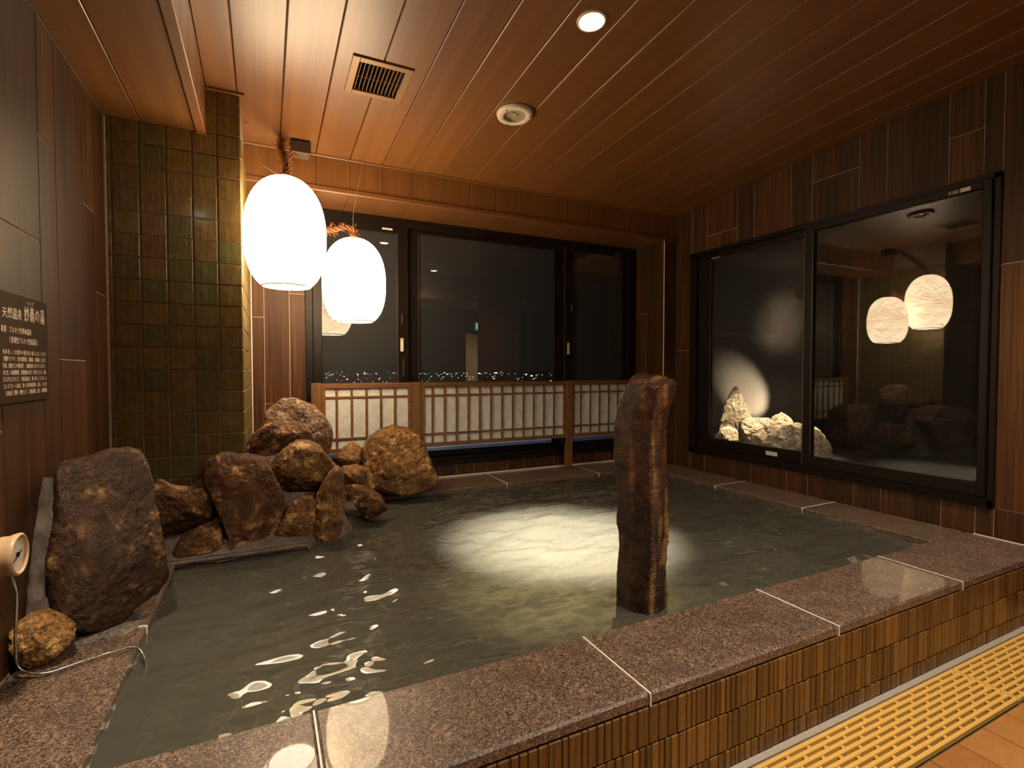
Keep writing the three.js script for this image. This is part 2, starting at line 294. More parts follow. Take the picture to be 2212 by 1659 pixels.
// ---- the washing room behind the camera: walls, ceiling, bulkhead and the lit doorway that the panes mirror
const BX = 6.7, BZ = 5.0, BC = 1.8;
{
  const w = structure('wall_rear');
  const dk = M.wallWood[4];
  block('bulkhead', [X(XL), Y(1.37), Z(ZR)], [X(BX), Y(2.1), Z(ZR) + 0.10], M.ceilWood[1], w, 0.003);
  block('return_wall', [X(XR), Y(FLOOR), Z(ZR) - 0.01], [X(BX), Y(1.37), Z(ZR) + 0.10], dk, w);
  block('side_wall', [X(BX), Y(FLOOR), Z(ZR)], [X(BX) + 0.12, Y(2.1), Z(BZ)], dk, w);
  const d = { x0: 5.34, x1: 6.41, y1: 1.08 };
  block('end_wall', [X(XL), Y(FLOOR), Z(BZ)], [X(d.x0), Y(2.1), Z(BZ) + 0.12], dk, w);
  block('end_wall', [X(d.x1), Y(FLOOR), Z(BZ)], [X(BX), Y(2.1), Z(BZ) + 0.12], dk, w);
  block('end_wall', [X(d.x0), Y(d.y1), Z(BZ)], [X(d.x1), Y(2.1), Z(BZ) + 0.12], dk, w);
  block('rear_ceiling', [X(XL), Y(BC), Z(ZR) + 0.1], [X(BX), Y(BC) + 0.1, Z(BZ)], M.ceilWood[1], w);
  const pale = std({ color: 0xcfc4a2, roughness: 0.7 });
  const r = structure('door_1');
  block('lobby_wall', [X(d.x0 - 0.5), Y(FLOOR), Z(7.4)], [X(d.x1 + 2), Y(1.6), Z(7.4) + 0.1], pale, r);
  block('lobby_wall', [X(d.x0 - 0.5) - 0.1, Y(FLOOR), Z(BZ) + 0.12], [X(d.x0 - 0.5), Y(1.6), Z(7.4)], pale, r);
  block('lobby_wall', [X(d.x1 + 2), Y(FLOOR), Z(BZ) + 0.12], [X(d.x1 + 2) + 0.1, Y(1.6), Z(7.4)], pale, r);
  block('lobby_ceiling', [X(d.x0 - 0.5), Y(1.5), Z(BZ) + 0.12], [X(d.x1 + 2), Y(1.6), Z(7.4)], pale, r);
  block('door_jamb', [X(d.x0) - 0.03, Y(FLOOR), Z(BZ) - 0.02], [X(d.x0), Y(d.y1), Z(BZ) + 0.14], M.frame, r);
  block('door_jamb', [X(d.x1), Y(FLOOR), Z(BZ) - 0.02], [X(d.x1) + 0.03, Y(d.y1), Z(BZ) + 0.14], M.frame, r);
  block('door_head', [X(d.x0) - 0.03, Y(d.y1), Z(BZ) - 0.02], [X(d.x1) + 0.03, Y(d.y1) + 0.05, Z(BZ) + 0.14], M.frame, r);
}
// ---- floor: clay tiles in front of the drain, plain beyond
{
  const f = structure('floor'), y = Y(FLOOR), p = 0.1855, g = 0.0016;
  const tile = uvBox(chamfer(X(p) - 2 * g, 0.012, X(p) - 2 * g, 0.0018));
  const variants = [0, 1, 2, 3].map((k) => uvBox(chamfer(X(p) - 2 * g, 0.012, X(p) - 2 * g, 0.0018), k * 0.37, k * 0.23));
  for (let i = 0; i < 22; i++) for (let j = 0; j < 8; j++) {
    const x = 2.2535 + p * (i - 13), z = -0.922 + p * j;
    if (x < XL + 0.02 || x + p > XR + 0.02) continue;
    at(mesh('tile', variants[Math.floor(rnd() * 4)], pick(M.clay), f), X(x + p / 2), y - 0.006, Z(z + p / 2));
  }
  block('grout_bed', [X(XL), y - 0.15, Z(-0.924)], [X(XR), y - 0.0022, Z(-0.922 + 8 * p)], std({ color: 0x4a3826, roughness: 0.9 }), f, 0.001);
  block('rear_floor', [X(XL), y - 0.15, Z(-0.922 + 8 * p)], [X(BX + 2), y, Z(7.5)], M.clay[1], f, 0.001);
  block('drain_channel', [X(XL), y - 0.15, Z(-1.24)], [X(XR), y - 0.06, Z(-0.924)], M.blackPlastic, f, 0.001);
  block('drain_lip', [X(XL), y - 0.06, Z(-1.205)], [X(XR), y + 0.001, Z(-1.178)], std({ color: 0xa89c90, roughness: 0.5, bumpMap: rockBump, bumpScale: 0.004 }), f, 0.002);
}
// ---- windows
function sheet(name, a, b, parent, mat) { return block(name, a, b, mat, parent, 0.0005); }
const sticker = std({ color: 0xd9d2c4, roughness: 0.5 }), stickerDim = std({ color: 0x8a8078, roughness: 0.5 }), stickerYellow = std({ color: 0xe0b53a, roughness: 0.5 });
{
  const w = structure('window_1'), z = Z(ZB), F = (x0, x1, y0, y1, za = -0.07, zb = 0.012, n = 'frame_bar') => block(n, [X(x0), Y(y0), z + za], [X(x1), Y(y1), z + zb], M.frame, w, 0.003);
  F(BW.x0, 0.36, BW.y0, BW.y1); F(3.60, BW.x1, BW.y0, BW.y1); F(BW.x0, BW.x1, 1.262, BW.y1); F(BW.x0, BW.x1, BW.y0, -0.815); F(0.36, 3.60, -0.83, -0.80, -0.05, 0.03, 'sill_bar');
  // sashes: stiles and rails
  const sash = (x0, x1, g0, g1, gt, za, zb) => { F(x0, g0, -0.80, 1.262, za, zb, 'sash_stile'); F(g1, x1, -0.80, 1.262, za, zb, 'sash_stile'); F(g0, g1, gt, 1.262, za, zb, 'sash_rail'); F(g0, g1, -0.80, -0.755, za, zb, 'sash_rail'); sheet('pane', [X(g0), Y(-0.755), z + (za + zb) / 2 - 0.003], [X(g1), Y(gt), z + (za + zb) / 2 + 0.003], w, M.glassMisted); };
  sash(0.36, 1.16, 0.431, 1.06, 1.20, -0.028, 0.008);
  sash(1.16, 2.79, 1.266, 2.684, 1.234, -0.060, -0.030);
  sash(2.79, 3.60, 2.897, 3.512, 1.238, -0.028, 0.008);
  block('bead', [X(1.262), Y(-0.755), z - 0.03], [X(1.266) + 0.001, Y(1.234), z - 0.027], M.frameEdge, w, 0.0005);
  block('bead', [X(1.06) - 0.001, Y(-0.755), z + 0.008], [X(1.064), Y(1.20), z + 0.010], M.frameEdge, w, 0.0005);
  block('bead', [X(3.512) - 0.001, Y(-0.755), z + 0.008], [X(3.515), Y(1.238), z + 0.010], M.frameEdge, w, 0.0005);
  // caution labels, makers' labels and latches
  for (const [x, y] of [[1.098, 0.165], [2.835, 0.165]]) { block('caution_label', [X(x) - 0.011, Y(y), z + 0.0085], [X(x) + 0.011, Y(y) + 0.075, z + 0.0095], sticker, w, 0.0002); block('caution_mark', [X(x) - 0.011, Y(y) + 0.075, z + 0.0085], [X(x) + 0.011, Y(y) + 0.095, z + 0.0096], stickerYellow, w, 0.0002); }
  block('maker_label', [X(0.93), Y(1.222), z + 0.0085], [X(1.02), Y(1.238), z + 0.0095], sticker, w, 0.0002);
  block('maker_label', [X(3.42), Y(1.25), z + 0.0085], [X(3.49), Y(1.262), z + 0.0095], stickerDim, w, 0.0002);
  block('sash_handle', [X(1.11) - 0.008, Y(-0.07), z + 0.008], [X(1.11) + 0.008, Y(0.10), z + 0.02], M.darkMetal, w, 0.003);
  block('latch', [X(1.10) - 0.006, Y(0.40), z + 0.008], [X(1.10) + 0.008, Y(0.50), z + 0.024], M.darkMetal, w, 0.004);
  block('latch', [X(2.87) - 0.006, Y(0.60), z + 0.008], [X(2.87) + 0.006, Y(0.68), z + 0.022], M.darkMetal, w, 0.004);
}
{
  const w = structure('window_2'), x = X(XR), F = (z0, z1, y0, y1, xa = -0.014, xb = 0.09, n = 'frame_bar') => block(n, [x + xa, Y(y0), Z(z0)], [x + xb, Y(y1), Z(z1)], M.frame, w, 0.003);
  F(RW.z0, -3.765, RW.y0, RW.y1); F(-1.475, RW.z1, RW.y0, RW.y1); F(RW.z0, RW.z1, 1.125, RW.y1); F(RW.z0, RW.z1, RW.y0, -0.775); F(-3.765, -1.475, -0.80, -0.76, -0.02, 0.06, 'sill_bar');
  const sash = (z0, z1, g0, g1, gb, gt, xa, xb, mat) => { F(z0, g0, -0.76, 1.125, xa, xb, 'sash_stile'); F(g1, z1, -0.76, 1.125, xa, xb, 'sash_stile'); F(g0, g1, gt, 1.125, xa, xb, 'sash_rail'); F(g0, g1, -0.76, gb, xa, xb, 'sash_rail'); sheet('pane', [x + (xa + xb) / 2 - 0.003, Y(gb), Z(g0)], [x + (xa + xb) / 2 + 0.003, Y(gt), Z(g1)], w, mat); };
  sash(-3.765, -2.575, -3.605, -2.645, -0.665, 1.065, 0.008, 0.040, M.glassFogged);
  sash(-2.62, -1.475, -2.552, -1.515, -0.680, 1.082, -0.030, 0.004, M.glassClear);
  for (const [z, a, b, dx] of [[-3.605, -0.665, 1.065, 0.008], [-2.552, -0.68, 1.082, -0.030], [-2.62, -0.76, 1.1, -0.030]]) block('bead', [x + dx - 0.002, Y(a), Z(z) - 0.003], [x + dx + 0.001, Y(b), Z(z) + 0.001], M.frameEdge, w, 0.0005);
  block('maker_label', [x - 0.031, Y(1.088), Z(-1.575)], [x - 0.0302, Y(1.112), Z(-1.625)], sticker, w, 0.0002);
  block('maker_label', [x - 0.031, Y(1.088), Z(-1.632)], [x - 0.0302, Y(1.110), Z(-1.665)], stickerDim, w, 0.0002);
  block('maker_label', [x - 0.031, Y(1.088), Z(-1.67)], [x - 0.0302, Y(1.110), Z(-1.685)], stickerDim, w, 0.0002);
  block('maker_label', [x + 0.007, Y(1.068), Z(-3.60)], [x + 0.0078, Y(1.083), Z(-3.50)], stickerDim, w, 0.0002);
  block('maker_label', [x + 0.007, Y(-0.735), Z(-2.98)], [x + 0.0078, Y(-0.70), Z(-2.87)], sticker, w, 0.0002);
}

// ================================================================ THE BATH
const WATER = -1.032, BED = -1.34;
{
  const b = thing('stone_bath', 'large sunken bath with a wide polished brown granite rim and ribbed brown tiled front', 'bath');
  const g = 0.0022, th = 0.034, top = Y(-1), slab = (x0, x1, z0, z1, c = 0.006) => block('rim_slab', [X(x0) + g, top - th, Z(z0) + g], [X(x1) - g, top, Z(z1) - g], M.granite, b, c);
  const jointX = (x, z0, z1) => block('joint', [X(x) - g, top - th, Z(z0)], [X(x) + g, top - 0.0008, Z(z1)], M.sealant, b, 0.0004);
  const jointZ = (z, x0, x1) => block('joint', [X(x0), top - th, Z(z) - g], [X(x1), top - 0.0008, Z(z) + g], M.sealant, b, 0.0004);
  const fx = [XL, 0.117, 1.063, 2.01, 2.96, XR];
  for (let i = 0; i < 5; i++) { slab(fx[i], fx[i + 1], -1.575, -1.2); if (i) jointX(fx[i], -1.575, -1.2); }
  for (const [a, c] of [[-3.1, -2.394], [-2.394, -1.577]]) slab(XL, -0.426, a, c);
  jointZ(-2.394, XL, -0.426);
  const rz = [-4.03, -3.167, -2.372, -1.577]; for (let i = 0; i < 3; i++) { slab(3.497, XR, rz[i], rz[i + 1]); if (i) jointZ(rz[i], 3.497, XR); }
  const bx = [0.3, 0.93, 1.917, 2.902, 3.497]; for (let i = 0; i < 4; i++) { slab(bx[i], bx[i + 1], ZB, -4.03); if (i) jointX(bx[i], ZB, -4.03); }
  slab(3.497, 3.72, ZB, -4.032); slab(3.722, XR, -4.05, -4.032, 0.002);
  block('wall_sealant', [X(XR) - 0.011, top - 0.002, Z(-1.53)], [X(XR) - 0.0075, top + 0.004, Z(-1.2)], M.sealant, b, 0.0005);
  // walls of the tub under the rim, and its bed
  const wall = (x0, x1, z0, z1) => block('basin_wall', [X(x0), Y(BED - 0.1), Z(z0)], [X(x1), top - th - 0.0005, Z(z1)], M.graniteWet, b, 0.001);
  wall(XL, XR, -1.57, -1.212); wall(XL, -0.43, -3.1, -1.57); wall(3.502, XR, -4.03, -1.57); wall(0.3, 3.72, ZB, -4.035);
  const bed = block('basin_bed', [X(-0.43), Y(BED - 0.1), Z(-4.035)], [X(3.502), Y(BED), Z(-1.57)], std({ map: bottomMap, roughness: 0.7 }), b, 0.001);
  // ribbed strip tiles of the front
  block('tile_bed', [X(XL), Y(FLOOR - 0.05), Z(-1.214)], [X(XR), top - th - 0.001, Z(-1.2) - 0.0075], M.groutDark, b, 0.0005);
  const rows = [[-1.162, -1.0435], [-1.2935, -1.165], [-1.357, -1.2965]];
  const widths = [0.017, 0.021, 0.026, 0.031, 0.036], shapes = rows.map(([y0, y1]) => widths.map((w) => [0, 1].map((k) => uvBox(chamfer(w - 0.0012, (y1 - y0) * S - 0.0006, 0.009, 0.0022), k * 0.07 + w * 3, k * 0.3))));
  const rest = [];
  rows.forEach(([y0, y1], r) => {
    for (let x = X(XR) - 0.002; x > X(XL) + 0.03;) {
      const w = Math.floor(rnd() * 5), geo = shapes[r][w][rnd() < 0.5 ? 0 : 1], cx = x - widths[w] / 2, cy = (Y(y0) + Y(y1)) / 2, cz = Z(-1.2) - 0.0045 + rr(-0.0012, 0.0006);
      const m = pick(M.strip);
      if (cx > X(1.0)) at(mesh('strip_tile', geo, m, b), cx, cy, cz); else rest.push(geo.clone().translate(cx, cy, cz));
      x -= widths[w];
    }
  });
  tag(mesh('strip_tile_field', mergeGeometries(rest), M.strip[0], b), null, null, null, 'stuff');
}
// ---- drain covers: yellow plastic bars
{
  const zr = [-1.174, -0.93], n = 9, pitch = (zr[1] - zr[0]) / n, y = Y(FLOOR), yTop = y + 0.004;
  const where = ['at the left end of the drain', 'in the middle of the drain', 'at the right end of the drain by the wall'];
  [[-0.215, 1.285], [1.285, 2.785], [2.785, 3.88]].forEach(([x0, x1], u) => {
    const t = thing('drain_grating', 'yellow plastic drain grating ' + where[u], 'grating', U((x0 + x1) / 2, FLOOR, (zr[0] + zr[1]) / 2), 'yellow gratings over the drain channel');
    const L = X(x1 - x0) - 0.004, bar = uvBox(chamfer(L, 0.02, X(pitch) * 0.55, 0.003)), stub = [];
    for (let i = 0; i < n; i++) {
      const z = Z(zr[0] + pitch * (i + 0.5) - (zr[0] + zr[1]) / 2);
      at(mesh('slat', bar, M.yellow, t), 0, yTop - y - 0.01, z);
      if (i + 1 < n) for (let x = -L / 2 + 0.01 + (i % 2) * 0.045; x < L / 2; x += 0.09) { const s = uvBox(chamfer(0.014, 0.017, X(pitch) * 0.5, 0.003)); s.translate(x, yTop - y - 0.0115, z + X(pitch) / 2); stub.push(s); }
    }
    for (const e of [-1, 1]) { const s = uvBox(chamfer(0.008, 0.018, X(zr[1] - zr[0]) - 0.004, 0.002)); s.translate(e * (L / 2 - 0.004), yTop - y - 0.011, 0); stub.push(s); }
    tag(mesh('cross_rib', mergeGeometries(stub), M.yellow, t), null, null, null, 'stuff');
  });
}
// ---- water: a rippled surface
{
  const x0 = -0.428, x1 = 3.5, z0 = -4.033, z1 = -1.572, nx = 300, nz = 200, pos = [], uv = [], idx = [];
  const sx = 0.53, sz = -3.3;
  for (let j = 0; j <= nz; j++) for (let i = 0; i <= nx; i++) {
    const ux = lerp(x0, x1, i / nx), uz = lerp(z0, z1, j / nz), mx = X(ux), mz = Z(uz), r = Math.hypot(ux - sx, uz - sz);
    const calm = 0.75 + 1.0 * Math.exp(-r * 1.1);
    const h = (0.028 * fbm(mx * 2.9, mz * 5.2, 1.3, 2) + 0.019 * fbm(mx * 6 + 3, mz * 10, 7.7, 2)) * calm + 0.0016 * Math.sin(r * 42) * Math.exp(-r * 3.2);
    pos.push(mx, Y(WATER) + h, mz); uv.push(mx, mz);
  }
  for (let j = 0; j < nz; j++) for (let i = 0; i < nx; i++) { const a = j * (nx + 1) + i, b = a + 1, c = a + nx + 1, d = c + 1; idx.push(a, c, b, b, c, d); }
  const g = new THREE.BufferGeometry(); g.setAttribute('position', new THREE.Float32BufferAttribute(pos, 3)); g.setAttribute('uv', new THREE.Float32BufferAttribute(uv, 2)); g.setIndex(idx); g.computeVertexNormals();
  tag(mesh('bath_water', g, phy({ color: 0x8d8a7b, roughness: 0.03, transmission: 0.8, thickness: 0, ior: 1.33 })), 'cloudy green-grey hot spring water filling the bath', 'water', null, 'stuff');
}

// ================================================================ ROCKS
const OUTLINES = {   // centre, yaw in degrees, outline across and up from the centre, in metres
  slab: [[-0.494,0.546,-2.144],13.0,[[-0.123,0.229],[-0.126,0.169],[-0.126,0.093],[-0.136,0.02],[-0.144,-0.039],[-0.146,-0.099],[-0.14,-0.161],[-0.132,-0.209],[-0.11,-0.253],[-0.064,-0.283],[-0.01,-0.308],[0.034,-0.297],[0.086,-0.264],[0.147,-0.231],[0.175,-0.188],[0.169,-0.127],[0.159,-0.057],[0.148,0.012],[0.139,0.081],[0.133,0.148],[0.123,0.207],[0.108,0.25],[0.076,0.268],[0.031,0.266],[-0.006,0.265],[-0.042,0.25],[-0.089,0.243]]],
  small: [[-0.566,0.344,-1.824],17.2,[[-0.065,0.033],[-0.047,0.054],[-0.015,0.069],[0.009,0.068],[0.047,0.041],[0.068,0.014],[0.071,-0.008],[0.055,-0.036],[0.03,-0.053],[0.006,-0.072],[-0.027,-0.069],[-0.054,-0.039],[-0.064,-0.003]]],
  leftmid: [[-0.322,0.504,-2.600],7.1,[[-0.104,0.094],[-0.079,0.111],[-0.055,0.084],[-0.006,0.065],[0.046,0.058],[0.098,0.058],[0.11,0.035],[0.103,0.005],[0.088,-0.055],[0.07,-0.083],[-0.0,-0.112],[-0.051,-0.13],[-0.092,-0.126],[-0.106,-0.005]]],
  lowleft: [[-0.261,0.343,-2.560],5.8,[[-0.091,-0.022],[-0.057,0.031],[0.012,0.07],[0.056,0.077],[0.073,0.029],[0.077,-0.038],[0.028,-0.045],[-0.024,-0.049],[-0.066,-0.053]]],
  center: [[-0.097,0.506,-2.592],2.1,[[-0.151,0.14],[-0.124,0.174],[-0.061,0.2],[-0.007,0.189],[0.059,0.179],[0.097,0.155],[0.125,0.087],[0.159,0.007],[0.166,-0.048],[0.141,-0.154],[0.111,-0.193],[0.063,-0.218],[0.006,-0.219],[-0.04,-0.215],[-0.052,-0.167],[-0.074,-0.08],[-0.1,-0.004],[-0.121,0.05],[-0.152,0.095]]],
  upleft: [[0.034,0.719,-2.896],-0.7,[[-0.15,-0.071],[-0.107,0.021],[-0.038,0.095],[0.016,0.102],[0.073,0.09],[0.115,0.042],[0.11,-0.022],[0.064,-0.067],[-0.006,-0.091],[-0.066,-0.096]]],
  top: [[0.175,0.780,-3.056],-3.3,[[-0.177,0.074],[-0.133,0.116],[-0.091,0.15],[-0.021,0.149],[0.058,0.116],[0.121,0.056],[0.162,-0.006],[0.172,-0.046],[0.156,-0.146],[0.121,-0.178],[0.023,-0.154],[-0.059,-0.115],[-0.128,-0.047],[-0.173,0.019]]],
  mid: [[0.168,0.588,-2.720],-3.5,[[-0.148,0.044],[-0.096,0.109],[-0.033,0.147],[0.023,0.146],[0.076,0.117],[0.131,0.041],[0.168,-0.009],[0.139,-0.043],[0.083,-0.081],[0.024,-0.122],[-0.03,-0.135],[-0.072,-0.12],[-0.103,-0.076],[-0.139,-0.02]]],
  lowsmall: [[0.138,0.387,-2.560],-3.1,[[-0.101,-0.079],[-0.075,-0.009],[-0.038,0.069],[0.008,0.102],[0.052,0.093],[0.068,0.058],[0.062,0.001],[0.045,-0.054],[0.014,-0.088],[-0.03,-0.091]]],
  upright: [[0.275,0.406,-2.592],-6.1,[[-0.078,-0.134],[-0.069,-0.027],[-0.06,0.062],[-0.017,0.144],[0.035,0.204],[0.058,0.161],[0.066,0.062],[0.058,-0.054],[0.044,-0.112],[0.005,-0.153],[-0.039,-0.152]]],
  bigright: [[0.744,0.510,-3.200],-13.1,[[-0.254,-0.005],[-0.203,0.08],[-0.174,0.155],[-0.104,0.202],[-0.019,0.226],[0.07,0.206],[0.137,0.166],[0.18,0.081],[0.223,-0.025],[0.264,-0.12],[0.217,-0.169],[0.14,-0.2],[0.03,-0.209],[-0.079,-0.191],[-0.163,-0.134],[-0.232,-0.072]]],
  pointed: [[0.453,0.566,-3.200],-8.0,[[-0.092,-0.014],[-0.044,0.04],[0.024,0.087],[0.072,0.043],[0.071,-0.023],[0.044,-0.073],[-0.071,-0.06]]],
  flat: [[0.456,0.472,-2.976],-8.7,[[-0.094,0.047],[-0.069,0.066],[-0.001,0.073],[0.07,0.047],[0.107,-0.014],[0.112,-0.06],[0.03,-0.083],[-0.06,-0.066],[-0.089,-0.011]]],
  spout: [[0.480,0.382,-2.800],-9.7,[[-0.108,0.084],[-0.065,0.084],[0.026,0.065],[0.086,0.015],[0.117,-0.063],[0.073,-0.093],[0.0,-0.1],[-0.04,-0.031],[-0.084,0.035]]],
};

function radial(poly) {
  const n = 180, r = new Float32Array(n);
  for (let k = 0; k < n; k++) {
    const a = (k / n) * Math.PI * 2, dx = Math.cos(a), dy = Math.sin(a); let best = 0;
    for (let i = 0; i < poly.length; i++) {
      const [x1, y1] = poly[i], [x2, y2] = poly[(i + 1) % poly.length], ex = x2 - x1, ey = y2 - y1, den = dx * ey - dy * ex;
      if (Math.abs(den) < 1e-9) continue;
      const t = (x1 * ey - y1 * ex) / den, s = (x1 * dy - y1 * dx) / den;
      if (t > 0 && s >= -1e-6 && s <= 1 + 1e-6) best = Math.max(best, t);
    }
    r[k] = best || 0.02;
  }
  const q = r.slice(); for (let k = 0; k < n; k++) q[k] = (r[(k + n - 2) % n] + r[(k + n - 1) % n] * 2 + r[k] * 4 + r[(k + 1) % n] * 2 + r[(k + 2) % n]) / 10;
  return (a) => { let f = ((a / (Math.PI * 2)) % 1 + 1) % 1 * n; const i = Math.floor(f); f -= i; return lerp(q[i % n], q[(i + 1) % n], f); };
}
const stoneColors = {
  brown: { base: [0.215, 0.10, 0.034], dark: [0.07, 0.031, 0.011], pale: [0.44, 0.25, 0.10] },
  dark: { base: [0.050, 0.023, 0.010], dark: [0.026, 0.012, 0.006], pale: [0.19, 0.10, 0.04] },
  grey: { base: [0.26, 0.15, 0.08], dark: [0.075, 0.042, 0.026], pale: [0.40, 0.28, 0.19] },
  rust: { base: [0.125, 0.052, 0.018], dark: [0.046, 0.020, 0.009], pale: [0.34, 0.185, 0.075] },
  gold: { base: [0.25, 0.122, 0.037], dark: [0.075, 0.034, 0.012], pale: [0.42, 0.245, 0.085] },
  dry: { base: [0.42, 0.36, 0.26], dark: [0.16, 0.125, 0.08], pale: [0.62, 0.55, 0.42] },
};
const baseSphere = mergeVertices(new THREE.IcosahedronGeometry(1, 46).deleteAttribute('normal').deleteAttribute('uv'), 1e-5);
// a rock: a rounded solid whose outline and thickness are given, cut by random planes and roughened
function rockGeometry(poly, depth, { seed = 1, cuts = 7, rough = 0.05, colors = stoneColors.brown, patch = 0.5, flat = 0.62, lean = 0, grow = 1, sphere = baseSphere } = {}) {
  poly = poly.map(([x, y]) => [x * grow, y * grow]);
  const R = radial(poly), g = sphere.clone(), p = g.attributes.position, keep = seedNow; seedNow = seed * 7919;
  const size = Math.sqrt(poly.reduce((s, [x, y]) => s + x * x + y * y, 0) / poly.length), planes = [];
  for (let k = 0; k < cuts; k++) { const n = new THREE.Vector3(rr(-1, 1), rr(-1, 1), rr(0.7, 1.5)).normalize(); planes.push([n, rr(0.66, 0.9)]); }
  const col = new Float32Array(p.count * 3), uv = new Float32Array(p.count * 2), v = new THREE.Vector3(), n0 = new THREE.Vector3();
  for (let i = 0; i < p.count; i++) {
    v.fromBufferAttribute(p, i); n0.copy(v);
    const a = Math.atan2(v.y, v.x), c = Math.hypot(v.x, v.y), s = v.z, fc = Math.pow(c, flat), fs = Math.sign(s) * Math.pow(Math.abs(s), flat), r = R(a) * Math.min(1, fc);
    v.set(Math.cos(a) * r, Math.sin(a) * r, fs * depth);
    const q = new THREE.Vector3(v.x / size, v.y / size, v.z / depth);
    for (const [n, o] of planes) { const d = q.dot(n) - o; if (d > 0) q.addScaledVector(n, -d * 0.85); }
    v.set(q.x * size, q.y * size, q.z * depth);
    const k = 1 / size, e = fbm(v.x * k * 1.6 + seed, v.y * k * 1.6, v.z * k * 1.6, 3), f = fbm(v.x * k * 5 + seed, v.y * k * 5, v.z * k * 5 + 9, 3), ridge = 1 - Math.abs(fbm(v.x * k * 2.2, v.y * k * 2.2 + seed, v.z * k * 2.2, 3) * 2.2);
    v.addScaledVector(n0, size * rough * (1.3 * e + 0.9 * f + 0.5 * (ridge - 0.7)) + 0.0065 * fbm(v.x * 38 + seed, v.y * 38, v.z * 38, 2) + 0.004 * fbm(v.x * 95, v.y * 95 + seed, v.z * 95, 2));
    v.z += lean * v.y;
    p.setXYZ(i, v.x, v.y, v.z);
    const m1 = fbm(v.x * 7 + seed * 3, v.y * 7, v.z * 7, 4), m2 = fbm(v.x * 19, v.y * 19 + seed, v.z * 19, 4), m3 = fbm(v.x * 90, v.y * 90, v.z * 90 + seed, 2);
    const pale = sm(0.10 + (0.5 - patch) * 0.5, 0.30 + (0.5 - patch) * 0.5, m1 * 0.7 + m2 * 0.8 + m3 * 0.15), dark = sm(0.02, 0.26, -m1 * 0.8 + m2 * 0.5);
    const grain = Math.max(0.25, 1 + m3 * 1.7 + m2 * 0.9);
    for (let ch = 0; ch < 3; ch++) { let x = lerp(colors.base[ch], colors.dark[ch], dark * 0.8); x = lerp(x, colors.pale[ch], pale * 0.85); col[i * 3 + ch] = clamp(x * grain, 0.004, 0.9); }
    uv[i * 2] = v.x + v.z * 0.6; uv[i * 2 + 1] = v.y + v.z * 0.4;
  }
  seedNow = keep;
  g.setAttribute('color', new THREE.BufferAttribute(col, 3)); g.setAttribute('uv', new THREE.BufferAttribute(uv, 2)); g.computeVertexNormals();
  return g;
}
function rock(key, label, depth, o, { name = 'boulder', scale = 1, push = 0, category = 'rock', mat = M.rock } = {}) {
  const [c, yaw, poly] = OUTLINES[key], cam = camera.position, C = new THREE.Vector3(...c).sub(new THREE.Vector3(0, 1.088, 0)).multiplyScalar(scale).add(new THREE.Vector3(0, 1.088, 0));
  const m = mesh(name, rockGeometry(poly.map(([x, y]) => [x * scale, y * scale]), depth, o), mat); m.position.copy(C); m.rotation.y = THREE.MathUtils.degToRad(yaw);
  m.translateZ(push);
  return tag(m, label, category, 'rocks piled at the left end of the bath');
}
rock('slab', 'tall dark brown slab of rock with tan flecks leaning against the left wall', 0.10, { seed: 3, cuts: 4, rough: 0.024, colors: stoneColors.dark, patch: 0.16, flat: 0.36, lean: -0.16 }, { scale: 0.933, push: 0.02 });
rock('small', 'small golden brown stone on the rim beside the thermometer cable', 0.062, { seed: 4, cuts: 5, rough: 0.06, colors: stoneColors.gold, patch: 0.45 }, { scale: 0.98, name: 'stone' });
rock('leftmid', 'squat mottled brown rock right behind the tall dark slab', 0.11, { seed: 5, cuts: 6, rough: 0.07, colors: stoneColors.rust, patch: 0.5, grow: 1.08 });
rock('lowleft', 'low dark wedge of rock at the waterline under the mottled one', 0.06, { seed: 6, cuts: 5, rough: 0.05, colors: stoneColors.rust, patch: 0.42, grow: 1.12 });
rock('center', 'broad flat-faced rust brown rock in the middle of the pile front', 0.13, { seed: 7, cuts: 4, rough: 0.045, colors: stoneColors.rust, patch: 0.42, flat: 0.36, grow: 1.05 });
rock('upleft', 'dark pitted rock resting against the corner of the tiled column', 0.13, { seed: 8, cuts: 6, rough: 0.06, colors: stoneColors.rust, patch: 0.42 });
rock('top', 'pale ridged boulder at the very top of the rock pile', 0.16, { seed: 9, cuts: 7, rough: 0.06, colors: stoneColors.grey, patch: 0.5 });
rock('mid', 'rounded smooth brown boulder just below the top of the pile', 0.14, { seed: 10, cuts: 4, rough: 0.04, colors: stoneColors.brown, patch: 0.46 });
rock('lowsmall', 'small smooth oval rock at the waterline between two larger ones', 0.06, { seed: 11, cuts: 3, rough: 0.04, colors: stoneColors.brown, patch: 0.47, grow: 1.12 });
rock('upright', 'narrow upright wet rock standing in the water at the pile corner', 0.085, { seed: 12, cuts: 4, rough: 0.07, colors: stoneColors.brown, patch: 0.5, grow: 1.1, flat: 0.5 });
rock('bigright', 'large rounded golden brown boulder on the back rim below the paper screens', 0.19, { seed: 13, cuts: 7, rough: 0.06, colors: stoneColors.gold, patch: 0.48, flat: 0.7 });
rock('pointed', 'small pointed ochre rock between the top boulder and the big rounded one', 0.08, { seed: 14, cuts: 5, rough: 0.06, colors: stoneColors.gold, patch: 0.45 }, { name: 'stone' });
rock('flat', 'low flat tan rock above the water outlet', 0.10, { seed: 15, cuts: 4, rough: 0.05, colors: stoneColors.gold, patch: 0.55 });
rock('spout', 'dark wet spout rock overhanging the water', 0.10, { seed: 16, cuts: 5, rough: 0.05, colors: stoneColors.rust, patch: 0.38 }, { name: 'spout_rock' });
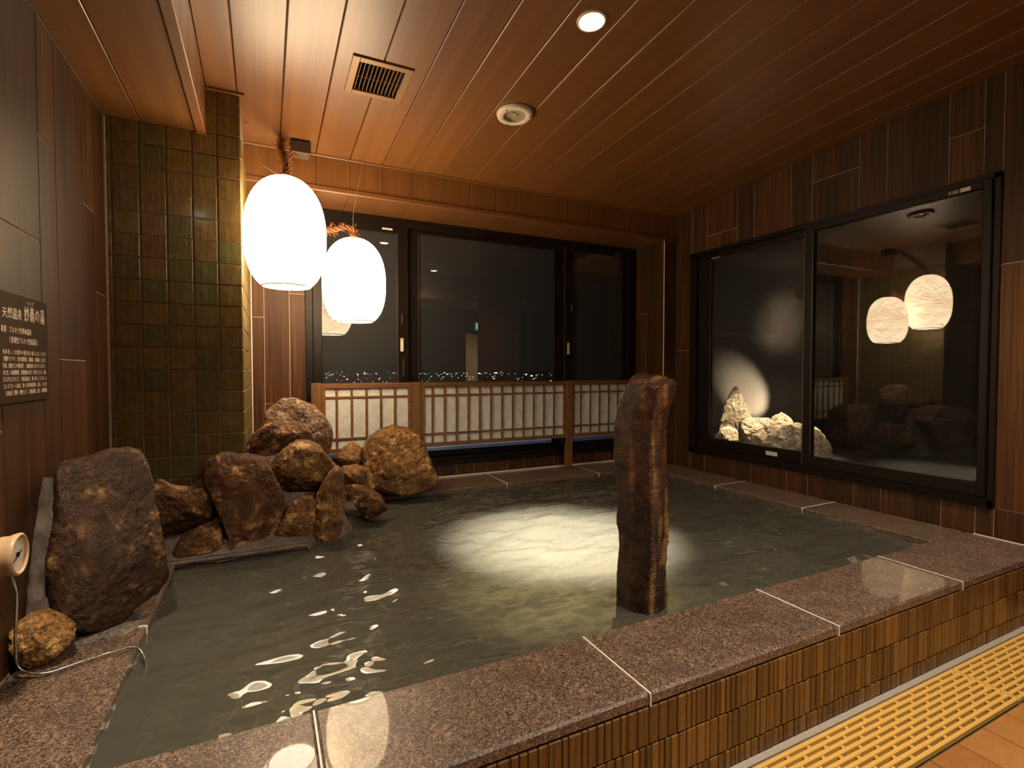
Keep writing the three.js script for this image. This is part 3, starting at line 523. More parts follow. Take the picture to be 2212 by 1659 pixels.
{
  const poly = [[-0.17, -0.05], [-0.12, 0.06], [0, 0.09], [0.12, 0.06], [0.17, -0.04], [0.1, -0.12], [-0.1, -0.12]];
  const m = mesh('sunken_rock', rockGeometry(poly, 0.12, { seed: 21, cuts: 5, rough: 0.06, colors: stoneColors.brown }), M.rock); m.position.set(0.52, 0.165, -2.60);
  tag(m, 'brown rock under the water below the spout rock', 'rock', 'rocks piled at the left end of the bath');
  const q = mesh('sunken_rock', rockGeometry(poly, 0.11, { seed: 22, cuts: 5, rough: 0.06, colors: stoneColors.brown }), M.rock); q.position.set(0.28, 0.155, -2.42);
  tag(q, 'brown rock under the water at the foot of the upright rock', 'rock', 'rocks piled at the left end of the bath');
}
// ---- ledge with its bed of mortar
{
  const t = thing('rock_ledge', 'grey mortar bed on a low ledge holding the rock pile', 'ledge', new THREE.Vector3());
  block('ledge_wall', [X(-0.426), Y(BED - 0.1), Z(-3.448)], [X(0.2), Y(-1) - 0.012, Z(-3.11)], M.graniteWet, t, 0.003);
  block('ledge_wall', [X(-0.10), Y(BED - 0.1), Z(-4.03)], [X(0.38), Y(-1) - 0.012, Z(-3.448)], M.graniteWet, t, 0.003);
  block('ledge_cap', [X(XL), Y(-1) - 0.012, Z(-3.45)], [X(0.21), Y(-1) + 0.004, Z(-3.098)], M.mortar, t, 0.004);
  const nx = 110, nz = 90, x0 = -0.6155, x1 = 0.62, z0 = -3.59, z1 = -2.482, pos = [], uv = [], idx = [];
  for (let j = 0; j <= nz; j++) for (let i = 0; i <= nx; i++) {
    const x = lerp(x0, x1, i / nx), z = lerp(z0, z1, j / nz);
    const rise = sm(-2.48, -2.86, z), left = lerp(0.30, 1, sm(-0.60, -0.16, x)), right = 1 - sm(0.12, 0.42, x + (z + 2.9) * -0.1);
    let h = 0.272 + 0.40 * rise * left * right + 0.02 * sm(-2.48, -2.52, z) + 0.02 * fbm(x * 6, z * 6, 2.2, 3);
    h -= 0.16 * sm(0.16, 0.30, x) * sm(-2.75, -2.55, z) + 0.10 * sm(0.36, 0.46, x) * sm(-3.15, -3.0, z);
    pos.push(x, h, z); uv.push(x, z);
  }
  for (let j = 0; j < nz; j++) for (let i = 0; i < nx; i++) {
    const a = j * (nx + 1) + i, b = a + 1, c = a + nx + 1, d = c + 1, cx = lerp(x0, x1, (i + 0.5) / nx), cz = lerp(z0, z1, (j + 0.5) / nz);
    if (cx < X(-0.118) && cz < Z(-3.452)) continue;
    idx.push(a, c, b, b, c, d);
  }
  const g = new THREE.BufferGeometry(); g.setAttribute('position', new THREE.Float32BufferAttribute(pos, 3)); g.setAttribute('uv', new THREE.Float32BufferAttribute(uv, 2)); g.setIndex(idx); g.computeVertexNormals();
  mesh('mortar', g, M.mortar, t);
  // mortar drawn up the wall beside the tall slab and round its foot
  const seam = tube([[-0.606, 0.745, -2.03], [-0.602, 0.66, -1.985], [-0.598, 0.56, -1.945], [-0.592, 0.45, -1.90], [-0.584, 0.36, -1.86], [-0.575, 0.27, -1.82]].map((q) => new THREE.Vector3(...q)), 0.03, 60, 20), sp = seam.attributes.position;
  for (let i = 0; i < sp.count; i++) { const x = sp.getX(i), y = sp.getY(i), z = sp.getZ(i), e = 0.03 * fbm(x * 14, y * 11, z * 14, 4) - 0.012 * sm(0.5, 0.75, y); sp.setXYZ(i, Math.max(x + e, -0.6155), y, z + e); }
  seam.computeVertexNormals(); mesh('wall_mortar', seam, M.mortar, t);
  const foot = mesh('foot_mortar', rockGeometry([[-0.2, -0.02], [-0.1, 0.03], [0.1, 0.03], [0.2, 0], [0.1, -0.03], [-0.1, -0.03]], 0.1, { seed: 32, cuts: 0, rough: 0.05, colors: { base: [0.14, 0.11, 0.09], dark: [0.1, 0.08, 0.06], pale: [0.17, 0.14, 0.12] } }), M.rock, t); foot.position.set(-0.47, 0.285, -1.98); foot.scale.set(0.62, 0.6, 1.2);
}
// ---- standing stone in the bath
{
  const secs = [  // height (unit y), left, ridge, right in metres across the line of sight
    [-1.34, -0.088, 0.03, 0.095], [-1.05, -0.086, 0.031, 0.093], [-0.95, -0.082, 0.031, 0.09], [-0.86, -0.078, 0.031, 0.088], [-0.77, -0.075, 0.032, 0.092], [-0.72, -0.076, 0.034, 0.096], [-0.66, -0.082, 0.036, 0.093],
    [-0.55, -0.084, 0.034, 0.084], [-0.44, -0.093, 0.027, 0.081], [-0.33, -0.096, 0.026, 0.083], [-0.24, -0.095, 0.03, 0.086], [-0.17, -0.084, 0.04, 0.092], [-0.11, -0.062, 0.05, 0.108], [-0.06, -0.045, 0.054, 0.116]];
  const n = 72, rings = 130, pos = [], uv = [], idx = [], col = [];
  const at2 = (y) => { let i = 0; while (i < secs.length - 2 && secs[i + 1][0] < y) i++; const a = secs[i], b = secs[i + 1], t = clamp((y - a[0]) / (b[0] - a[0])); return [1, 2, 3].map((k) => lerp(a[k], b[k], t)); };
  const ring = (y, shrink = 1) => {
    const [l, m, r] = at2(y), ctrl = [[l, 0.0], [lerp(l, m, 0.45), 0.034], [m, 0.052], [lerp(m, r, 0.6), 0.02], [r, -0.03], [r * 0.75, -0.105], [0.0, -0.125], [l * 0.85, -0.09]], out = [];
    const total = ctrl.length;
    for (let k = 0; k < n; k++) { const f = (k / n) * total, i = Math.floor(f), t = f - i, s = t * t * (3 - 2 * t) * 0.3 + t * 0.7, a = ctrl[i % total], b = ctrl[(i + 1) % total]; out.push([lerp(a[0], b[0], s) * shrink + (1 - shrink) * 0.02, lerp(a[1], b[1], s) * shrink + (1 - shrink) * -0.03]); }
    return out;
  };
  const color = (x, y, z) => {
    const m1 = fbm(x * 6, y * 3.2, z * 6 + 3, 4), m2 = fbm(x * 22, y * 16, z * 22, 4), m3 = fbm(x * 100, y * 100, z * 100, 2), streak = sm(0.10, 0.34, fbm(x * 26 + 8, y * 3.0, z * 10, 3) + 0.25 * m2 + (x > 0.03 ? 0.08 : -0.04));
    const base = [0.046, 0.018, 0.008], dark = [0.018, 0.008, 0.005], rust = [0.085, 0.030, 0.010], gold = [0.25, 0.125, 0.036], d = sm(0.0, 0.25, -m1 + 0.4 * m2), ru = sm(0.02, 0.22, m1 + 0.3 * m2), gr = Math.max(0.2, 1 + 1.3 * m3 + 0.9 * m2);
    return [0, 1, 2].map((k) => clamp(lerp(lerp(lerp(base[k], dark[k], d), rust[k], ru * 0.7), gold[k], streak * 0.75) * gr, 0.003, 0.8));
  };
  const put = (x, y, z) => { pos.push(x, y, z); uv.push(x + z * 0.5, y); col.push(...color(x, y, z)); };
  const topAt = (u, w) => -0.052 - 0.30 * w + 0.14 * (u - 0.03) * (u > 0.05 ? -1 : 0) + 0.028 * fbm(u * 22, w * 22, 4.4, 2);
  const y0 = -1.34;
  for (let j = 0; j <= rings; j++) {
    const f = j / rings;
    for (const [u, w] of ring(lerp(y0, -0.06, f))) {
      const top = topAt(u, w), y = lerp(y0, top, f), k = 0.011 * fbm(u * 9 + 2, y * 6, w * 9, 4) * (1 - 0.5 * sm(0.96, 1, f)), e = 0.005 * fbm(u * 34, y * 26, w * 34, 3), a = Math.atan2(w + 0.03, u);
      put(u + Math.cos(a) * (k + e), (y + 1) * S + RIM, w + Math.sin(a) * (k + e));
    }
  }
  for (let j = 0; j < rings; j++) for (let k = 0; k < n; k++) { const a = j * n + k, b = j * n + (k + 1) % n, c = a + n, d = b + n; idx.push(a, c, b, b, c, d); }
  let last = rings * n;
  for (const s of [0.96, 0.85, 0.65, 0.42, 0.2, 0.02]) {
    const start = pos.length / 3;
    for (const [u, w] of ring(-0.06, s)) { const y = topAt(u, w) + 0.012 * fbm(u * 40, w * 40, 8.1, 3) - (s < 0.9 ? 0.004 : 0); put(u, (y + 1) * S + RIM, w); }
    for (let k = 0; k < n; k++) { const a = last + k, b = last + (k + 1) % n, c = start + k, d = start + (k + 1) % n; idx.push(a, c, b, b, c, d); }
    last = start;
  }
  const g = new THREE.BufferGeometry(); g.setAttribute('position', new THREE.Float32BufferAttribute(pos, 3)); g.setAttribute('uv', new THREE.Float32BufferAttribute(uv, 2)); g.setAttribute('color', new THREE.Float32BufferAttribute(col, 3)); g.setIndex(idx); g.computeVertexNormals();
  const p = mesh('standing_stone', g, M.pillar); p.position.set(X(1.46), 0, Z(-1.72)); p.rotation.y = -Math.atan2(1.46, 1.7);
  tag(p, 'tall wet rust brown standing stone rising from the bath at the front rim', 'stone pillar');
  const foot = mesh('stone', rockGeometry([[-0.05, -0.05], [-0.045, 0.02], [0, 0.035], [0.045, 0.02], [0.05, -0.05]], 0.05, { seed: 41, cuts: 3, rough: 0.05, colors: stoneColors.rust }), M.rock); foot.position.set(X(1.335), Y(-1.075), Z(-1.66)); foot.rotation.y = -0.7;
  tag(foot, 'small brown stone at the foot of the standing stone', 'rock');
}
// ---- dark inlets on the bed
for (const [x, z, l] of [[1.12, -1.9, 'left of the standing stone'], [3.2, -1.95, 'near the right end of the bath'], [0.02, -1.75, 'in the near left corner of the bath']]) {
  const t = thing('bath_inlet', 'dark round inlet grille on the bed ' + l, 'inlet', U(x, BED, z), 'inlets on the bed of the bath');
  const body = mesh('body', lathe([[0, 0.026], [0.05, 0.026], [0.066, 0.018], [0.072, 0], [0, 0]], 28), M.blackPlastic, t);
  mesh('rim', new THREE.TorusGeometry(0.058, 0.005, 8, 28).rotateX(Math.PI / 2).translate(0, 0.024, 0), M.darkMetal, t);
}

// ================================================================ TILED COLUMN
{
  const t = thing('tiled_column', 'square column clad in small olive and brown glazed tiles behind the rocks', 'column', new THREE.Vector3());
  const xr = -0.112, zf = -3.45, g = 0.0055, p = 0.125, th = 0.008, ang = Math.atan2(0.022, 1.05);
  block('grout_bed', [X(XL) + 0.001, Y(-1.02), Z(-4.5)], [X(xr) - th - 0.002, Y(1.66), Z(zf) - th + 0.003], M.groutDark, t, 0.001);
  const geo = [0, 1, 2, 3].map((k) => uvBox(chamfer(X(p) - g, X(p) - g, th, 0.0022), k * 0.13, k * 0.09)), narrow = uvBox(chamfer(X(0.768 - 0.737) - g, X(p) - g, th, 0.002)), cap = [];
  for (let r = -8; r < 13; r++) {
    const y = Y(p * (r + 0.5));
    for (let c = 0; c < 5; c++) at(mesh('tile', pick(geo), pick(M.column), t), X(xr - p * (c + 0.5)), y, Z(zf) - th / 2);
    at(mesh('tile', narrow, pick(M.column), t), X((-0.768 - 0.737) / 2), y, Z(zf) - th / 2);
    if (r < 11) for (let c = 0; c < 8; c++) { const d = X(p * (c + 0.5)), m = mesh('tile', pick(geo), pick(M.column), t); m.position.set(X(xr) - th / 2 + Math.sin(ang) * d, y, Z(zf) - Math.cos(ang) * d); m.rotation.y = Math.PI / 2 - ang; }
  }
  block('side_bed', [X(xr) - th - 0.003, Y(-1.02), Z(-4.5)], [X(xr) - th * 0.4, Y(1.62), Z(zf) - 0.002], M.groutDark, t, 0.0005);
  block('corner_sealant', [X(XL), Y(-1), Z(zf) - 0.004], [X(XL) + 0.009, Y(1.37), Z(zf) + 0.003], M.grout, t, 0.001);
  block('corner_sealant', [X(-0.094), Y(-1), Z(ZB) - 0.001], [X(-0.086), Y(SOFF), Z(ZB) + 0.004], M.sealant, t, 0.001);
  block('top_trim', [X(-0.29), Y(ceilY(-3.45)) - 0.012, Z(zf) - 0.01], [X(xr) + 0.018, Y(ceilY(-3.45)) + 0.006, Z(zf) + 0.016], M.ceilWood[0], t, 0.003);
}

// ================================================================ LANTERNS
const threadMap = (() => {
  const w = 1024, h = 512, cv = document.createElement('canvas'); cv.width = w; cv.height = h; const c = cv.getContext('2d');
  c.fillStyle = '#fff4e2'; c.fillRect(0, 0, w, h);
  for (let i = 0; i < 420; i++) { c.strokeStyle = `rgba(${140 + rr(-20, 30)},${95 + rr(-20, 30)},${50},${rr(0.2, 0.62)})`; c.lineWidth = rr(0.7, 1.9); const x = rr(0, w), y = rr(0, h), a = rr(-1.1, 1.1), l = rr(120, 520); for (const dx of [-w, 0, w]) { c.beginPath(); c.moveTo(x + dx - Math.cos(a) * l, y - Math.sin(a) * l); c.quadraticCurveTo(x + dx + rr(-40, 40), y + rr(-60, 60), x + dx + Math.cos(a) * l, y + Math.sin(a) * l); c.stroke(); } }
  const t = new THREE.CanvasTexture(cv); t.colorSpace = THREE.SRGBColorSpace; t.wrapS = THREE.RepeatWrapping; return t;
})();
function rope(name, pts, r, parent, fuzz) {
  const curve = new THREE.CatmullRomCurve3(pts), list = [], N = 90, L = curve.getLength();
  const fr = curve.computeFrenetFrames(N, false);
  for (let s = 0; s < 3; s++) { const q = []; for (let i = 0; i <= N; i++) { const t = i / N, a = t * L / (r * 7) * 6.28 + s * 2.094, P = curve.getPointAt(t); q.push(P.addScaledVector(fr.normals[i], Math.cos(a) * r * 0.6).addScaledVector(fr.binormals[i], Math.sin(a) * r * 0.6)); } list.push(tube(q, r * 0.55, 120, 5)); }
  for (let i = 0; i < fuzz; i++) { const P = curve.getPointAt(rnd()), d = new THREE.Vector3(rr(-1, 1), rr(-1, 1), rr(-1, 1)).normalize().multiplyScalar(r * rr(1.6, 3.6)); list.push(tube([P.clone().addScaledVector(d, -0.4), P.clone().addScaledVector(d, 0.3).add(new THREE.Vector3(rr(-1, 1), rr(-1, 1), 0).multiplyScalar(r * 0.4)), P.clone().add(d)], r * 0.1, 4, 4)); }
  return mesh(name, mergeGeometries(list), M.fibre, parent);
}
const GLOW = new THREE.Color().setRGB(1.0, 0.85, 0.64), LANTERN_GLOW = 14, LANTERN_LIGHT = 0.6;
const shadeMat = std({ color: 0xf3e6d0, roughness: 0.9, emissive: GLOW, emissiveMap: threadMap, emissiveIntensity: LANTERN_GLOW });
const innerMat = std({ color: 0xfff4e2, roughness: 0.9, emissive: GLOW, emissiveIntensity: LANTERN_GLOW * 1.6 });
function lantern(label, pos, dia, h) {
  const t = thing('paper_lantern', label, 'lantern', pos, 'glowing paper lanterns by the tiled column'), R = dia / 2, b = h / 1.895, yc = -h / 2 + b * 0.895;
  const prof = (y) => { const e = y > yc ? 2.25 : 2.6; return R * Math.pow(Math.max(0, 1 - Math.pow(Math.abs((y - yc) / b), e)), 1 / e); }, y0 = -h / 2, split = Math.min(h / 2, y0 + 0.485), shade = [], crown = [];
  for (let i = 0; i <= 40; i++) { const y = lerp(y0, split, i / 40); shade.push([Math.max(0.001, prof(y)), y]); }
  mesh('shade', lathe(shade, 64), shadeMat, t);
  if (split < h / 2 - 0.001) { for (let i = 0; i <= 16; i++) { const f = Math.sin(i / 16 * Math.PI / 2), y = lerp(split, h / 2, f); crown.push([Math.max(0.0005, prof(y)), y]); } mesh('crown', lathe(crown, 64), shadeMat, t); }
  mesh('bottom_ring', new THREE.TorusGeometry(prof(y0), 0.004, 8, 48).rotateX(Math.PI / 2).translate(0, y0, 0), M.whitePlastic, t);
  mesh('diffuser', new THREE.CylinderGeometry(prof(y0) * 0.96, prof(y0) * 0.96, 0.004, 40).translate(0, y0 + 0.006, 0), innerMat, t);
  mesh('cap', lathe([[0, h / 2 + 0.022], [0.02, h / 2 + 0.02], [0.026, h / 2 + 0.006], [0.03, h / 2 - 0.006], [0, h / 2 - 0.006]], 24), M.fibre, t);
  const l = new THREE.PointLight(WARM, LANTERN_LIGHT, 0, 2); l.name = 'lantern_light'; l.position.set(pos.x, pos.y - h * 0.02, pos.z); l.castShadow = true; l.shadow.radius = 4; scene.add(l);
  return t;
}
const L1 = U(0.129, 0.87, -3.524), L2 = U(0.58, 0.641, -3.754), H1 = 0.549, H2 = 0.472;
{
  const a = lantern('larger and higher glowing white paper lantern nearest the tiled column', L1, 0.385, H1);
  const b = lantern('smaller and lower glowing white paper lantern in front of the back window', L2, 0.348, H2);
  rope('fibre_cord', [new THREE.Vector3(0, H1 / 2 + 0.01, 0), new THREE.Vector3(0.006, H1 / 2 + 0.10, -0.07), new THREE.Vector3(-0.012, H1 / 2 + 0.20, -0.16), new THREE.Vector3(0.0, Y(1.58) - L1.y, -0.28)], 0.013, a, 420);
  const q = (x, y, z) => new THREE.Vector3(x, y, z);
  rope('fibre_cord', [q(0, H2 / 2 + 0.0, 0), q(0, H2 / 2 + 0.045, 0), q(-0.045, H2 / 2 + 0.055, 0.0), q(-0.12, H2 / 2 + 0.03, 0.0), q(-0.22, H2 / 2 + 0.02, 0), q(-0.36, H2 / 2 + 0.06, -0.06), q(-0.34, H2 / 2 + 0.3, -0.15), q(-0.30, Y(1.58) - L2.y, -0.10)], 0.013, b, 520);
  mesh('hanging_wire', tube([q(-0.02, H1 / 2, 0), q(-0.12, H1 / 2 + 0.13, -0.2), q(X(-0.03) - L1.x, Y(1.59) - L1.y, Z(-4.03) - L1.z)], 0.0008, 12, 5), M.line, a);
  mesh('hanging_wire', tube([q(0.006, H2 / 2 + 0.02, 0), q(0.003, H2 / 2 + 0.12, -0.05), q(X(0.69) - L2.x, Y(1.575) - L2.y, Z(-4.02) - L2.z)], 0.0008, 12, 5), M.line, b);
}
for (const [x, l] of [[0.575, 'small metal eye hook on the ceiling edge left of the hanging wire'], [0.69, 'small metal eye hook holding the wire of the lower lantern']]) {
  const t = thing('eye_hook', l, 'hook', U(x, 1.598, -4.02), 'eye hooks at the ceiling edge');
  mesh('ring', new THREE.TorusGeometry(0.008, 0.0018, 8, 20).translate(0, -0.012, 0), M.steel, t);
  mesh('shank', new THREE.CylinderGeometry(0.002, 0.002, 0.012, 8), M.steel, t);
}
{
  const t = thing('eye_hook', 'small metal eye hook on the ceiling beside the top of the column', 'hook', U(-0.09, ceilY(-3.75) - 0.004, -3.75), 'eye hooks at the ceiling edge');
  mesh('ring', new THREE.TorusGeometry(0.009, 0.0018, 8, 20).translate(0, -0.012, 0), M.steel, t);
  mesh('shank', new THREE.CylinderGeometry(0.002, 0.002, 0.014, 8), M.steel, t);
}
{
  const t = thing('junction_box', 'dark bronze square junction box on the ceiling above the lanterns', 'junction box', U(0.245, 1.6, -3.93));
  block('box', [-0.052, -0.062, -0.05], [0.052, 0.008, 0.05], M.darkMetal, t, 0.008);
  block('cover', [-0.05, -0.066, 0.0505], [0.05, -0.004, 0.0535], M.darkMetal, t, 0.001);
  block('base_plate', [-0.048, -0.067, -0.046], [0.048, -0.062, 0.046], std({ color: 0x6a5a48, roughness: 0.5, metalness: 0.3 }), t, 0.002);
  for (const [x, z] of [[-0.04, -0.038], [0.04, -0.038], [-0.04, 0.038], [0.04, 0.038]]) mesh('screw', new THREE.CylinderGeometry(0.0035, 0.0035, 0.002, 10).translate(x, -0.068, z), M.steel, t);
}

// ================================================================ CEILING FITTINGS
const ceilAt = (o, x, z) => { o.position.copy(U(x, ceilY(z), z)); o.rotation.x = -Math.atan(0.055); return o; };
{
  const t = ceilAt(thing('air_vent', 'bronze ceiling air vent grille with dark slots between thin slats', 'vent', null), (vent.x0 + vent.x1) / 2, (vent.z0 + vent.z1) / 2);
  const w = X(vent.x1 - vent.x0) / 2, d = X(vent.z1 - vent.z0) / 2, f = 0.004, e = 0.028;
  const bar = (n, a, b, m) => block(n, a, b, m, t, 0.002);
  bar('frame_bar', [-w - e, -0.008, -d - e], [-w + f, 0.006, d + e], M.bronze); bar('frame_bar', [w - f, -0.008, -d - e], [w + e, 0.006, d + e], M.bronze);
  bar('frame_bar', [-w + f, -0.008, -d - e], [w - f, 0.006, -d + f], M.bronze); bar('frame_bar', [-w + f, -0.008, d - f], [w - f, 0.006, d + e], M.bronze);
  for (let i = 0; i < 11; i++) { const x = lerp(-w + f, w - f, (i + 0.6) / 11.4); bar('slat', [x - 0.0012, -0.004, -d + f], [x + 0.0012, 0.014, d - f], M.bronze); }
  bar('cross_rod', [-w + f, 0.018, -d * 0.35], [w - f, 0.021, -d * 0.35 + 0.003], M.bronze);
  bar('duct_side', [-w, 0.006, -d], [-w + 0.004, 0.13, d], M.blackPlastic); bar('duct_side', [w - 0.004, 0.006, -d], [w, 0.13, d], M.blackPlastic); bar('duct_side', [-w, 0.006, -d], [w, 0.13, -d + 0.004], M.blackPlastic); bar('duct_side', [-w, 0.006, d - 0.004], [w, 0.13, d], M.blackPlastic); bar('duct_top', [-w, 0.126, -d], [w, 0.13, d], M.blackPlastic);
}
{
  const t = ceilAt(thing('emergency_light', 'round white unlit emergency light with clear lens on the ceiling', 'emergency light', null), 1.473, -2.985);
  mesh('trim_ring', lathe([[0.058, -0.016], [0.066, -0.021], [0.080, -0.021], [0.091, -0.015], [0.094, -0.004], [0.094, 0.002], [0.058, 0.002]], 56), M.whitePlastic, t);
  mesh('reflector', lathe([[0.0, -0.003], [0.05, -0.003], [0.060, -0.016]], 40), std({ color: 0xb8a888, roughness: 0.35, side: THREE.DoubleSide }), t);
  mesh('lens', new THREE.CylinderGeometry(0.058, 0.058, 0.002, 40).translate(0, -0.0155, 0), M.glass, t);
  for (const [x, z] of [[0, 0], [0.016, -0.006], [-0.015, 0.008]]) mesh('led', new THREE.SphereGeometry(0.006, 12, 8).translate(x, -0.006, z), std({ color: 0xe8d890, roughness: 0.2 }), t);
  for (let k = 0; k < 3; k++) { const a = k * 2.094 + 0.5; mesh('screw', new THREE.CylinderGeometry(0.004, 0.004, 0.003, 10).translate(Math.cos(a) * 0.078, -0.0215, Math.sin(a) * 0.078), M.darkMetal, t); }
}
const lampFace = std({ color: 0xffffff, emissive: new THREE.Color().setRGB(1, 0.93, 0.8), emissiveIntensity: 40 });
function downlight(label, x, y, z, tilt, aim, intensity, angle, penumbra, color = SOFTWHITE) {
  const t = thing('ceiling_downlight', label, 'downlight', U(x, y, z), 'recessed ceiling downlights'); t.rotation.x = tilt;
  mesh('trim_ring', lathe([[0.046, 0.002], [0.046, -0.004], [0.052, -0.006], [0.058, -0.004], [0.06, 0.002]], 48), M.whitePlastic, t);
  mesh('lamp_face', lathe([[0, -0.012], [0.018, -0.011], [0.034, -0.0075], [0.046, -0.002], [0.046, 0.001], [0, 0.001]], 40), lampFace, t);
  const from = U(x, y, z); from.y -= 0.03; spot('downlight_beam', from, aim, color, intensity, angle, penumbra, 1.8);
}
const tiltC = -Math.atan(0.055);
downlight('bright round downlight in the ceiling above the bath', 1.458, ceilY(-2.105), -2.105, tiltC, U(1.62, -1.06, -2.62), 300, 0.29, 1.0);
downlight('downlight over the tiled floor to the right of the camera', 2.8, ceilY(-0.1), -0.1, tiltC, U(2.75, FLOOR, -0.35), 21, 1.2, 1.0, WARM);
downlight('downlight in the ceiling just behind the camera', 1.2, ceilY(-0.15), -0.15, tiltC, U(0.75, -1, -1.3), 11, 0.72, 1.0, WARM);
downlight('downlight in the lowered ceiling over the left rim', -0.50, 1.37, -1.62, 0, U(-0.70, -1, -1.95), 10, 0.62, 1.0, WARM);
downlight('downlight in the rear ceiling by the exit sign', 5.94, BC, 4.5, 0, U(5.9, FLOOR, 4.5), 6, 0.9, 0.8, WARM);
downlight('downlight in the lobby beyond the doorway', 6.0, 1.5, 6.4, 0, U(6.0, FLOOR, 6.5), 80, 1.2, 0.8, SOFTWHITE);
{
  const t = thing('exit_sign', 'small glowing green exit sign above the rear doorway', 'exit sign', U(5.8, 1.3, 4.97));
  block('housing', [-0.14, -0.1, 0], [0.14, 0.1, 0.02], M.whitePlastic, t, 0.003);
  const cv = document.createElement('canvas'); cv.width = 128; cv.height = 96; const c = cv.getContext('2d'); c.fillStyle = '#10a070'; c.fillRect(0, 0, 128, 96); c.fillStyle = '#ffffff'; c.fillRect(72, 12, 40, 72); c.fillStyle = '#10a070'; c.beginPath(); c.arc(58, 22, 8, 0, 7); c.fill(); c.strokeStyle = '#ffffff'; c.lineWidth = 9; c.lineCap = 'round'; c.beginPath(); c.moveTo(52, 38); c.lineTo(44, 60); c.lineTo(58, 82); c.moveTo(44, 60); c.lineTo(24, 80); c.moveTo(50, 40); c.lineTo(68, 50); c.moveTo(50, 40); c.lineTo(28, 46); c.stroke();
  const tx = new THREE.CanvasTexture(cv); tx.colorSpace = THREE.SRGBColorSpace;
  const f = mesh('sign_face', new THREE.PlaneGeometry(0.26, 0.18), std({ color: 0x203028, emissive: 0xffffff, emissiveMap: tx, emissiveIntensity: 6 }), t); f.position.z = -0.002; f.rotation.y = Math.PI;
  const l = new THREE.PointLight(new THREE.Color(0.4, 1, 0.8), 0.05); l.name = 'exit_sign_light'; l.position.copy(U(5.8, 1.3, 4.85)); l.castShadow = true; scene.add(l);
}
{
  const t = thing('wall_clock', 'round white wall clock with a black rim on the lobby wall', 'clock', U(5.75, 0.95, 7.38));
  mesh('rim', new THREE.TorusGeometry(0.17, 0.018, 10, 40), M.blackPlastic, t);
  mesh('dial', new THREE.CylinderGeometry(0.17, 0.17, 0.01, 40).rotateX(Math.PI / 2), std({ color: 0xe8e2d4, roughness: 0.5 }), t);
  block('hour_hand', [-0.006, 0, -0.012], [0.006, 0.09, -0.008], M.blackPlastic, t); block('minute_hand', [0, -0.005, -0.016], [0.13, 0.005, -0.013], M.blackPlastic, t);
}

// ================================================================ PAPER SCREENS BEFORE THE BACK WINDOW
{
  const zf = Z(-4.38), d = 0.016;
  const G = 'low paper screens along the back window';
  const screen = (x0, x1, bars, label) => {
    const t = thing('paper_screen', label, 'screen', new THREE.Vector3(X((x0 + x1) / 2), Y(-0.683), zf), G), ox = X((x0 + x1) / 2), oy = Y(-0.683);
    const bar = (n, a, b, y0, y1, za, zb) => block(n, [X(a) - ox, Y(y0) - oy, za], [X(b) - ox, Y(y1) - oy, zb], M.railWood, t, 0.0015, undefined, x => x);
    bar('top_rail', x0, x1, -0.151, -0.110, -d, d); bar('bottom_rail', x0, x1, -0.683, -0.649, -d, d);
    bar('stile', x0, x0 + 0.03, -0.649, -0.151, -d, d); bar('stile', x1 - 0.03, x1, -0.649, -0.151, -d, d);
    for (const x of bars) bar('lattice_bar', x - 0.009, x + 0.009, -0.649, -0.151, 0.001, 0.011);
    for (const y of [-0.226, -0.570]) bar('cross_bar', x0 + 0.03, x1 - 0.03, y - 0.008, y + 0.008, 0.0012, 0.009);
    block('paper', [X(x0 + 0.025) - ox, Y(-0.655) - oy, -0.0025], [X(x1 - 0.025) - ox, Y(-0.145) - oy, 0.0], M.washi, t, 0.0005);
  };
  screen(0.408, 1.150, [0, 1, 2, 3, 4].map((k) => 0.527 + 0.1195 * k), 'leftmost paper screen with a wooden lattice, partly behind the rocks');
  screen(1.232, 2.734, Array.from({ length: 12 }, (_, k) => 1.340 + 0.1140 * k), 'longest paper screen with a wooden lattice, in the middle of the back window');
  screen(2.806, 3.70, Array.from({ length: 7 }, (_, k) => 2.915 + 0.117 * k), 'paper screen with a wooden lattice behind the standing stone');
  const post = (x0, x1, label, y0 = -0.80) => { const m = block('screen_post', [X(x0), Y(y0), zf - 0.022], [X(x1), Y(-0.106), zf + 0.022], M.railWood, undefined, 0.002); tag(m, label, 'post', 'wooden posts of the paper screens'); };
  post(0.332, 0.406, 'wooden post at the left end of the paper screens', -0.99); post(1.152, 1.230, 'wooden post between the left and middle paper screens', -0.99); post(2.736, 2.804, 'wooden post between the middle and right paper screens', -0.99);
}

